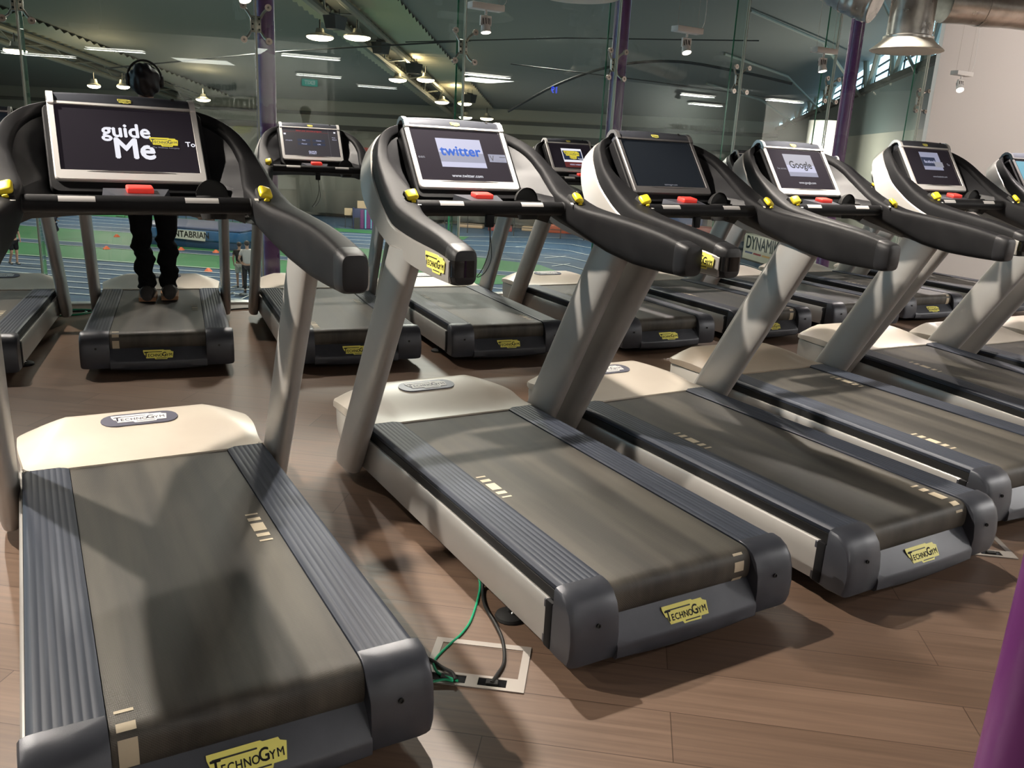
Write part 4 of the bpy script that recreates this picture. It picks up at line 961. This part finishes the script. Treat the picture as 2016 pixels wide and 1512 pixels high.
# ------------------------------------------------------------------ things on the arena floor
def mural_box():
    c=V((17.45,49.86,GZ)); t=empty('mural_box',c,rz=-0.3); tag(t,'navy and purple painted box with light blue streaks under the far wall','painted box')
    m1=mat('navy box paint',(0.02,0.03,0.09),0.5); mp=mat('purple box paint',(0.13,0.03,0.13),0.5); ms=mat('pale blue streak',(0.12,0.42,0.52),0.5)
    mb=MB(); mb.box((0,0,.62),(1.35,.6,1.24),m1,None,0.02); mb.build('box_body',t)
    mb=MB()
    for x,w,m in [(-.1,.2,mp),(.12,.09,ms),(.3,.24,mp),(.47,.06,ms),(.58,.16,mp)]:
        mb.box((x,-.31,.62),(w,.03,1.15),m)
    mb.build('painted_stripes',t,smooth=0)
    mb=MB(); mb.box((-.62,-.25,.66),(.1,.12,1.32),m1); mb.box((-.42,-.36,.35),(.34,.1,.7),M_darkst); mb.build('locker_door',t)
mural_box()
def landing_mat(c,rz,L_,W_,H_,label,sign=None,col=(0.02,0.10,0.24),top=(0.10,0.12,0.22)):
    t=empty('landing_mat',c,rz=rz); tag(t,label,'landing mat')
    mb=MB(); bm=bmesh.new(); bmesh.ops.create_grid(bm,x_segments=18,y_segments=8,size=0.5)
    m=mat('mat cover',col,0.4); 
    mb.box((0,0,H_*0.25),(L_*0.97,W_*0.97,H_*0.5),mat('mat base',tuple(c_*0.45 for c_ in col),0.6),None,0.05); mb.box((0,0,H_*0.66),(L_,W_,H_*0.62),m,None,0.12,3); mb.build('mat_body',t)
    mb=MB(); mb.box((0,0.0,H_+0.0),(L_*1.01,W_*1.01,0.10),mat('mat top sheet',top,0.5),None,0.04,2); mb.build('top_sheet',t); bm.free()
    if sign:
        mb=MB(); fr=(V((L_*0.01,-W_/2-0.02,H_*0.66)),EX,EZ); mb.poly([(-1.0,-.2),(.95,-.26),(1.0,.2),(-.95,.22)],mat('mat sign face',(0.55,0.56,0.50),0.5),fr,0.02)
        mb.text(sign,0.42,(fr[0]-EY*0.025,EX,EZ),M_ink,bold=0.02,sx=0.9); mb.build('sign',t,smooth=0)
landing_mat((6.5,42.6,GZ),-0.72,5.6,3.4,0.95,'blue high jump landing mat with the CANTABRIAN sign on its front','CANTABRIAN')
def crate():
    t=empty('equipment_crate',(33.45,31.5,GZ),rz=-1.885); tag(t,'pale crate with a DYNAMIK banner beyond the glass, under the Google treadmill','crate')
    mb=MB(); mb.box((0,0.6,.75),(4.0,1.2,1.4),mat('pale crate face',(0.40,0.41,0.34),0.6),None,0.02); mb.box((0,.6,.04),(4.1,1.3,.08),M_darkst); mb.build('crate_body',t)
    mb=MB(); mb.text('DYNAMIK',0.98,(V((0.1,-0.015,0.98)),EX,EZ),mat('banner ink',(0.02,0.05,0.06),0.5),bold=0.02,sx=0.82)
    for i,c in enumerate([(0.03,0.06,0.15),(0.22,0.04,0.05),(0.42,0.28,0.12),(0.05,0.09,0.06)]):
        x=-1.75+i*0.98; mb.poly([(x,.40),(x+.85,.40),(x+.92,.50),(x+.07,.50)],mat('banner bar',c,0.5),(V((0,-0.012,0)),EX,EZ))
    mb.build('banner_print',t,smooth=0)
crate()
def soft_block(c,d,rz,col,label):
    mb=MB(); mb.box((0,0,d[2]/2),d,mat('foam cover',col,0.5),None,0.06); o=mb.build('foam_block'); o.location=c; o.rotation_euler=(0,0,rz); tag(o,label,'foam block')
soft_block((30.9,47.0,GZ),(2.6,1.4,.6),-0.6,(0.36,0.07,0.03),'orange red foam block by the far wall right of the twitter treadmill')
soft_block((26.6,48.4,GZ),(1.6,.8,.35),-0.5,(0.30,0.05,0.04),'small dark red foam block by the far wall fence')
soft_block((25.4,50.4,GZ),(1.8,.7,.25),-0.7,(0.42,0.30,0.20),'tan foam block by the far wall fence')
soft_block((28.9,48.2,GZ),(1.2,.7,.30),-0.7,(0.45,0.33,0.22),'tan foam block beside the orange red one')
soft_block((33.5,36.5,GZ),(3.0,1.2,1.5),-1.0,(0.22,0.04,0.03),'dark red foam block beyond the glass behind the blank screened treadmill')
soft_block((34.0,38.8,GZ),(3.0,1.2,2.2),-1.0,(0.02,0.05,0.14),'navy foam stack beyond the glass behind the blank screened treadmill')
# fence rail by the far wall
mb=MB()
for k in range(9):
    a=-11+k*1.5; mb.tube([ab(a,51.8,GZ),ab(a,51.8,GZ+1.25)],0.03,M_darkst,6)
for z in (.55,1.2): mb.tube([ab(-11,51.8,GZ+z),ab(1.0,51.8,GZ+z)],0.025,M_darkst,6)
tag(mb.build('fence_rail'),'thin grey fence rail in front of the far wall','fence')
mb=MB()
mb.tube([(0,0,0),(0,0,1.9)],0.06,mat('green post paint',(0.01,0.16,0.07),0.4),10); mb.box((0,0,.03),(.5,.5,.06),M_darkst); o=mb.build('net_post'); o.location=(20.9,44.6,GZ); tag(o,'green net post on the track under the twitter handlebar','post')
mb=MB(); mb.tube([(0,0,0),(0,0,1.9)],0.05,M_trussm,10); mb.box((0,0,.03),(.5,.5,.06),M_darkst); o=mb.build('net_post'); o.location=(20.2,46.0,GZ); tag(o,'grey net post left of the green one on the track','post')
# hanging net curtains and red banner on the far wall, left of centre
mb=MB(); nm=mat('grey curtain cloth',(0.22,0.22,0.19),0.8)
rows=[]
for z in (GZ+0.3,2.0): rows.append([ab(-22.5+k*0.35,56.6+0.12*math.sin(k*1.3),z) for k in range(50)])
mb.loft(rows,nm,False,False); o=mb.build('divider_curtain'); tag(o,'grey hanging divider curtain on the far wall left of the mural box','curtain')
o.modifiers.new('t','SOLIDIFY').thickness=0.03
mb=MB(); mb.box(ab(-16.5,56.3,0.55),(7.0,0.08,0.75),mat('red banner cloth',(0.36,0.06,0.05),0.6),Matrix((AX,BX,EZ)).transposed()); tag(mb.build('banner',smooth=0),'long faded red banner on the far wall under the menu screen treadmill','banner')
for x,y,z,w,h,l in [(16.75,50.6,-3.02,.55,.45,'small tan board on a stand, left of two above the mural box'),(17.75,50.9,-2.68,.62,.66,'taller tan board on a stand, right of two above the mural box')]:
    t=empty('stand_board',(x,y,GZ),rz=-0.3); tag(t,l,'board')
    mb=MB(); mb.box((0,0,z-GZ),(w,.05,h),mat('tan board',(0.50,0.38,0.25),0.6),None,.01); mb.build('board_panel',t,smooth=0)
    for sx in (-1,1):
        mb=MB(); mb.tube([(sx*w*.4,.05,0),(sx*w*.4,.05,z-GZ+h*.3)],.02,M_darkst,6); mb.box((sx*w*.4,.05,.02),(.06,.4,.04),M_darkst); mb.build('leg',t)
# cones
for i,(x,y,l) in enumerate([(2.76,45.82,'orange marker cone on the far runway right of the runner'),(1.85,40.97,'orange marker cone on the green surface right of the runner'),(4.89,33.52,'red and white marker cone on the blue lanes left of the person in black'),(4.96,40.27,'orange marker cone in front of the high jump mat'),(6.31,39.19,'orange marker cone at the right corner of the high jump mat')]):
    t=empty('marker_cone',(x,y,GZ+0.02)); tag(t,l,'cone','orange marker cones')
    mb=MB(); mb.lathe([(.16,0),(.15,.02),(.05,.13),(.04,.13)],mat('cone plastic',(0.75,0.16,0.06),0.5),seg=18); mb.build('cone_body',t)
    mb=MB(); mb.lathe([(.108,.062),(.085,.09)],mat('cone stripe',(0.7,0.66,0.55),0.5),seg=18); mb.build('stripe',t)
# hurdles in the far distance
for i,(x,y) in enumerate([(4.6,57.0),(7.4,54.9),(10.2,52.6),(12.4,51.0)]):
    t=empty('hurdle',(x,y,GZ),rz=R(53)); tag(t,'low dark hurdle on the far lanes behind the high jump mat','hurdle','dark hurdles on the far lanes')
    mb=MB()
    for sx in (-.5,.5): mb.tube([(sx,0,.8),(sx,0,.03),(sx,.6,.03)],0.025,M_darkst,6)
    mb.build('frame',t); mb=MB(); mb.box((0,0,.78),(1.15,.03,.09),M_darkst); mb.build('crossbar',t)
# ------------------------------------------------------------------ skinned bodies
def skin(name,nodes,edges,m,parent,sub=1,loc=None):
    # nodes: list of (xyz, radius) ; first is the root
    me=bpy.data.meshes.new(name); me.from_pydata([tuple(n[0]) for n in nodes],edges,[]); o=bpy.data.objects.new(name,me); SC.collection.objects.link(o)
    md=o.modifiers.new('s','SKIN'); md.use_smooth_shade=True
    for i,n in enumerate(nodes):
        r=n[1]; o.data.skin_vertices[0].data[i].radius=(r,r) if not isinstance(r,tuple) else r
    o.data.skin_vertices[0].data[0].use_root=True
    if sub: o.modifiers.new('b','SUBSURF').levels=sub; o.modifiers['b'].render_levels=sub
    C.view_layer.update(); nm=bpy.data.meshes.new_from_object(o.evaluated_get(C.evaluated_depsgraph_get()))
    o.modifiers.clear(); o.data=nm; bpy.data.meshes.remove(me); nm.name=name
    nm.materials.clear(); nm.materials.append(m)
    for p in nm.polygons: p.use_smooth=True
    if parent: o.parent=parent
    return o
M_skin=mat('skin',(0.48,0.29,0.20),0.5); M_skin_d=mat('tanned skin',(0.33,0.19,0.12),0.5); M_hair=mat('dark hair',(0.02,0.014,0.01),0.6)
def figure(name,label,loc,face,H,J=None,shirt=(.02,.02,.022),sleeve='short',legs='long',trou=(.02,.02,.02),shoe=(.03,.03,.03),hair=(.02,.014,.01),skinm=None,group=None,shoe_sole=None,sk=1.0):
    t=empty('person',loc,rz=face); tag(t,label,'person',group); k=H/1.75
    j=dict(pelvis=(0,0,.94),waist=(0,.005,1.09),chest=(0,.01,1.29),neck0=(0,0,1.45),neck1=(0,.01,1.52),chin=(0,.035,1.575),head=(0,.015,1.645),crown=(0,.0,1.705),
      shR=(.175,0,1.41),elR=(.235,-.03,1.14),wrR=(.235,.05,.90),shL=(-.175,0,1.41),elL=(-.235,-.03,1.14),wrL=(-.235,.05,.90),
      hiR=(.09,0,.90),knR=(.10,.02,.50),anR=(.10,-.02,.10),hiL=(-.09,0,.90),knL=(-.10,.02,.50),anL=(-.10,-.02,.10))
    if J: j.update(J)
    j={a:V(b)*k for a,b in j.items()}
    N_=[];E_=[];ix={}
    def nd(n,p,r,link=None):
        ix[n]=len(N_); N_.append((p,(r[0]*k,r[1]*k) if isinstance(r,tuple) else r*k)); 
        if link is not None: E_.append((ix[link],ix[n]))
    nd('pelvis',j['pelvis'],(.135,.10)); nd('waist',j['waist'],(.125,.09),'pelvis'); nd('chest',j['chest'],(.15,.105),'waist'); nd('neck0',j['neck0'],(.075,.065),'chest'); nd('neck1',j['neck1'],.052,'neck0'); nd('chin',j['chin'],(.062,.075),'neck1'); nd('head',j['head'],(.078,.098),'chin'); nd('crown',j['crown'],(.055,.07),'head')
    up3=(V((0,0,1)))
    for s in 'RL':
        nd('sh'+s,j['sh'+s],.056,'chest'); nd('el'+s,j['el'+s],.040,'sh'+s); nd('wr'+s,j['wr'+s],(.027,.022),'el'+s)
        d=(j['wr'+s]-j['el'+s]).normalized(); palm=j['wr'+s]+d*.07*k; nd('pa'+s,palm,(.030,.018),'wr'+s)
        sgn=1 if s=='R' else -1
        lat=V((0,1,0)); lat=(lat-d*lat.dot(d)).normalized(); inn=V((-sgn,0,0)); inn=(inn-d*inn.dot(d)).normalized()
        for q,(of,ln) in enumerate([(.026,.070),(.009,.080),(-.008,.074),(-.024,.060)]):
            b=palm+d*.025*k+lat*of*k; nd('fa%d'%q+s,b,.0095,'pa'+s); nd('fb%d'%q+s,b+(d*.6+inn*.25)*ln*k*.6,.0085,'fa%d'%q+s); nd('fc%d'%q+s,b+(d*.8+inn*.6)*ln*k,.0072,'fb%d'%q+s)
        b=j['wr'+s]+d*.03*k+lat*.028*k; nd('th0'+s,b,.011,'pa'+s); nd('th1'+s,b+(d*.6+lat*.6+inn*.3)*.045*k,.009,'th0'+s)
        nd('hi'+s,j['hi'+s],(.088,.092),'pelvis'); nd('kn'+s,j['kn'+s],.055,'hi'+s); nd('an'+s,j['an'+s],.038,'kn'+s)
        fd=V((0,1,0)); nd('he'+s,j['an'+s]+V((0,-.0,-.05))*k,.036,'an'+s); nd('to'+s,j['an'+s]+V((0,.17,-.065))*k,(.036,.026),'he'+s)
    # nose and ears grow out of the same mesh
    nd('nose',j['head']+V((0,.105,-.012))*k,.010,'head')
    for s in (1,-1): nd('ear%d'%s,j['head']+V((s*.080,-.005,-.005))*k,(.008,.020),'head')
    body=skin(name,N_,E_,skinm or M_skin,t,2); 
    ms=mat('shirt cloth',shirt,0.9,spec=.15); mt=mat('trouser cloth',trou,0.9,spec=.15); mh=mat('hair',hair or (0,0,0),0.6); msh=mat('shoe',shoe,0.6)
    # shirt
    N2=[];E2=[]
    def n2(p,r,l=None): 
        N2.append((p,(r[0]*k,r[1]*k) if isinstance(r,tuple) else r*k)); 
        if l is not None: E2.append((l,len(N2)-1))
        return len(N2)-1
    a=n2(j['chest'],(.168,.122)); b=n2(j['waist'],(.150,.112),a); c=n2(j['pelvis']+V((0,0,.0))*k,(.158,.122),b); 
    n2(j['neck0']-V((0,0,.015))*k,(.085,.078),a)
    for s in 'RL':
        q=n2(j['sh'+s],.071,a); e=j['sh'+s].lerp(j['el'+s],.62 if sleeve=='short' else 1.0); q2=n2(e,.056 if sleeve=='short' else .052,q)
        if sleeve=='long': n2(j['el'+s].lerp(j['wr'+s],.95),.038,q2)
    skin('shirt',N2,E2,ms,t,2)
    N2=[];E2=[]
    a=n2(j['pelvis'],(.150,.116))
    for s in 'RL':
        q=n2(j['hi'+s]-V((0,0,.03))*k,(.104,.108),a); kn=j['hi'+s].lerp(j['kn'+s],1.0 if legs=='long' else .92); q2=n2(kn,.072 if legs=='long' else .095,q)
        if legs=='long': n2(j['kn'+s].lerp(j['an'+s],.55),.062,q2); n2(j['kn'+s].lerp(j['an'+s],.97),.055,len(N2)-1)
    skin('trousers' if legs=='long' else 'shorts',N2,E2,mt,t,2)
    for s in 'RL':
        mb=MB(); a0=j['an'+s]; rings=[]
        for y,w,h,z in [(-.075,.028,.05,.0),(-.06,.038,.085,0),(0,.042,.10,0),(.06,.046,.075,0),(.13,.048,.052,0),(.18,.040,.042,0),(.20,.022,.03,0)]:
            rings.append([a0+V((w*sk*math.cos(q),y*sk,-.095+ (h*sk*(0.5+0.5*math.sin(q)))))*k for q in [2*PI*i/12 for i in range(12)]])
        mb.loft(rings,msh); sh=mb.build('shoe',t)
        if shoe_sole:
            mb=MB(); pts=[(-.045,-.07),(.045,-.07),(.05,.06),(.05,.14),(.035,.195),(-.035,.195),(-.05,.14),(-.05,.06)]
            mb.poly([(x*k*sk,y*k*sk) for x,y in pts],mat('gum sole',shoe_sole,0.5),(a0+V((0,0,-.098))*k,EX,EY),.030*k); mb.build('sole',sh)
    if hair:
        mb=MB(); mb.ell(j['head']+V((0,-.018,.022))*k,(.088*k,.102*k,.088*k),mh,18,12); mb.build('hair',t)
    return t,j,k
figure('body','person in a maroon top and black shorts on the track at the left edge',(-1.80,36.6,GZ),R(205),1.79,dict(anR=(.11,-.14,.12),knR=(.10,.06,.50),wrL=(-.20,.16,.95),elL=(-.25,.0,1.12)),shirt=(.075,.012,.028),legs='shorts',trou=(.012,.012,.014))
figure('body','person all in navy running on the green surface, upper left',(-.08,44.68,GZ),R(-60),1.55,dict(chest=(0,.10,1.27),waist=(0,.04,1.08),neck0=(0,.15,1.43),neck1=(0,.17,1.50),chin=(0,.20,1.55),head=(0,.19,1.62),crown=(0,.17,1.68),shR=(.17,.12,1.40),shL=(-.17,.12,1.40),elR=(.24,-.08,1.18),wrR=(.20,.12,1.08),elL=(-.24,.20,1.16),wrL=(-.17,.42,1.22),knR=(.10,.18,.56),anR=(.10,-.22,.36),knL=(-.09,-.06,.50),anL=(-.10,-.34,.14)),shirt=(.010,.012,.03),sleeve='long',trou=(.010,.012,.03),shoe=(.45,.6,.3))
tpm,jj,kk=figure('body','person in a maroon top holding a pole beside the high jump mat',(8.75,40.35,GZ),R(165),1.45,dict(elR=(.30,.05,1.22),wrR=(.38,.18,1.36)),shirt=(.10,.02,.022),sleeve='long',trou=(.012,.012,.014))
mb=MB(); pw=Matrix.Rotation(R(165),3,'Z')@(jj['wrR']+V((0,.06,0.02))); base=V((8.75,40.35,GZ))+V((pw.x,pw.y,0)); mb.tube([base,base+V((0,0,3.4))],0.018,M_darkst,8); tag(mb.build('vaulting_pole'),'tall thin dark pole held upright beside the high jump mat','pole')
figure('body','person in a black T-shirt and pale shorts seen from behind on the blue lanes',(5.25,29.5,GZ),R(-12),1.66,dict(wrL=(-.22,.12,.93)),shirt=(.018,.018,.018),legs='shorts',trou=(.42,.42,.36),skinm=M_skin_d,shoe=(.015,.015,.015))
figure('body','person in a white T-shirt and black trousers seen from behind on the blue lanes',(5.26,28.35,GZ),R(-8),1.84,dict(wrL=(-.20,.20,1.0),elL=(-.27,.0,1.14),anR=(.08,-.05,.10),anL=(-.09,.10,.10)),shirt=(.55,.53,.50),trou=(.02,.02,.025))
figure('body','person in dark clothes half hidden beyond the one in the white T-shirt',(6.35,31.2,GZ),R(20),1.75,shirt=(.02,.02,.025),trou=(.03,.03,.035),shoe=(.6,.6,.6))
figure('body','person in dark clothes mostly hidden behind the left purple column',(7.0,32.4,GZ),R(10),1.78,shirt=(.02,.02,.022),sleeve='long',trou=(.02,.02,.022))
figure('body','person in a red top standing behind the camera, mirrored in the glass',(1.9,-2.2,0),R(0),1.90,shirt=(.45,.06,.04),trou=(.03,.03,.03))
# brown bear figure by the landing mat
def bear():
    t=empty('bear_figure',(8.3,51.9,GZ)); t.rotation_euler=(0,0,R(150)); tag(t,'small brown bear shaped figure behind the high jump mat','animal figure')
    k=1.35; mfur=mat('brown fur',(0.085,0.045,0.03),0.85)
    N_=[((0,0,.62),.24),((.35,0,.60),.25),((-.35,0,.62),.27),((-.58,0,.55),.17),((.62,0,.66),.17),((.82,0,.66),.145),((1.0,0,.60),.08),((1.08,0,.58),.05)]
    E_=[(0,1),(0,2),(2,3),(1,4),(4,5),(5,6),(6,7)]
    def n(p,r,l): N_.append((p,r)); E_.append((l,len(N_)-1)); return len(N_)-1
    for s in (-1,1):
        a=n((.42,s*.15,.38),.11,1); b=n((.44,s*.16,.16),.08,a); n((.50,s*.16,.05),.07,b)
        a=n((-.42,s*.16,.38),.13,2); b=n((-.50,s*.17,.20),.08,a); n((-.42,s*.17,.05),.075,b)
        n((.80,s*.11,.82),.04,5)
    N_=[(tuple(c*k*.62 for c in p),r*k*.62) for p,r in N_]
    skin('bear_body',N_,E_,mfur,t,2)
bear()
# ------------------------------------------------------------------ the person on the back row treadmill
def runner_black():
    rz=-0.1552; base=V((-0.9204,3.561,0)); Rm=Matrix.Rotation(rz,3,'Z'); o=base+Rm@V((-0.015,1.02,0)); o.z=0.2495
    k=1.52/1.75
    mblk=mat('black jersey cloth',(0.012,0.012,0.013),0.75)
    t,j,k=figure('body','person all in black with headphones standing on the back row treadmill, seen from behind',tuple(o),rz,1.52,
        dict(anR=(.085,.02,.10),anL=(-.078,-.03,.10),knR=(.088,.05,.50),knL=(-.098,.02,.50),elR=(.25,.06,1.16),wrR=(.20,.26,1.10),elL=(-.25,.06,1.16),wrL=(-.20,.26,1.10)),
        shirt=(.012,.012,.013),sleeve='long',trou=(.010,.010,.012),shoe=(.016,.014,.013),hair=None,skinm=M_skin_d,shoe_sole=(.34,.16,.07),sk=1.38)
    # remove the plain trousers and loft bunched jeans instead
    for c in list(t.children):
        if c.name.startswith('trousers'): bpy.data.objects.remove(c)
    mj=mat('black denim',(0.007,0.007,0.008),0.9,spec=.1); mb=MB()
    rings=[]
    for z,w,d in [(1.02,.16,.115),(.97,.165,.125),(.92,.172,.13),(.86,.172,.125)]: rings.append([V((w*math.cos(a),d*math.sin(a),z))*k for a in [2*PI*i/28 for i in range(28)]])
    mb.loft(rings,mj)
    for s,sg in (('R',1),('L',-1)):
        hi,kn,an=j['hi'+s],j['kn'+s],j['an'+s]; rings=[]; n=64
        for i in range(n+1):
            u=i/n; top=hi+V((0,0,.0)); p=top.lerp(kn,u/.5) if u<.5 else kn.lerp(an,(u-.5)/.5)
            r=interp(u,[0,.15,.4,.5,.6,.8,1.0],[.104,.100,.080,.072,.074,.070,.064])*k
            f=0.0 if u<.40 else min(1,(u-.40)/.12); ring=[]
            for q in range(24):
                a=2*PI*q/24; w=math.sin(u*75+1.3*math.sin(a*1+sg)+0.8*math.sin(2*a+u*9)+sg)
                rr_=r*(1+(0.055+0.03*math.sin(u*23+sg))*f*w+0.03*math.sin(a*3+u*20)); ring.append(p+V((rr_*math.cos(a)+0.012*f*k*math.sin(u*30+sg),rr_*1.08*math.sin(a),0.010*f*k*math.sin(a+u*6))))
            rings.append(ring)
        mb.loft(rings,mj)
    mb.build('jeans',t)
    # cloth cap / hood folded over the head
    h=j['head']; mb=MB(); bm=bmesh.new(); bmesh.ops.create_icosphere(bm,subdivisions=5,radius=1)
    for v in bm.verts:
        c=v.co; f=1+0.03*math.sin(4*c.x+9*c.z+2)+0.05*noise.noise(c*3.0)+0.02*math.sin(14*c.x+5*c.z)
        v.co=V((c.x*.108*f,c.y*.125*f-0.01,c.z*.122*f))*k*1.02
    mb.bm(bm,mat('black satin cap',(0.014,0.013,0.016),0.5,spec=.3),Matrix.Translation(h+V((0,-.008,.016))*k)); cap_=mb.build('cap',t)
    mb=MB(); band=[h+V((.118*math.cos(a),0,.03+.128*math.sin(a)))*k for a in [PI*i/16 for i in range(17)]]
    mb.tube(band,.008*k,M_matte,8)
    for s in (-1,1): mb.lathe([(.018,-.02),(.040,-.016),(.042,.006),(.034,.016),(.0,.018)],M_matte,h+V((s*.112,0,.015))*k,Matrix.Rotation(s*PI/2,3,'Y'),20); mb.lathe([(.0,.0185),(.016,.019),(.016,.0205)],M_chrome,h+V((s*.112,0,.015))*k,Matrix.Rotation(s*PI/2,3,'Y'),12)
    mb.build('headphones',t)
runner_black()
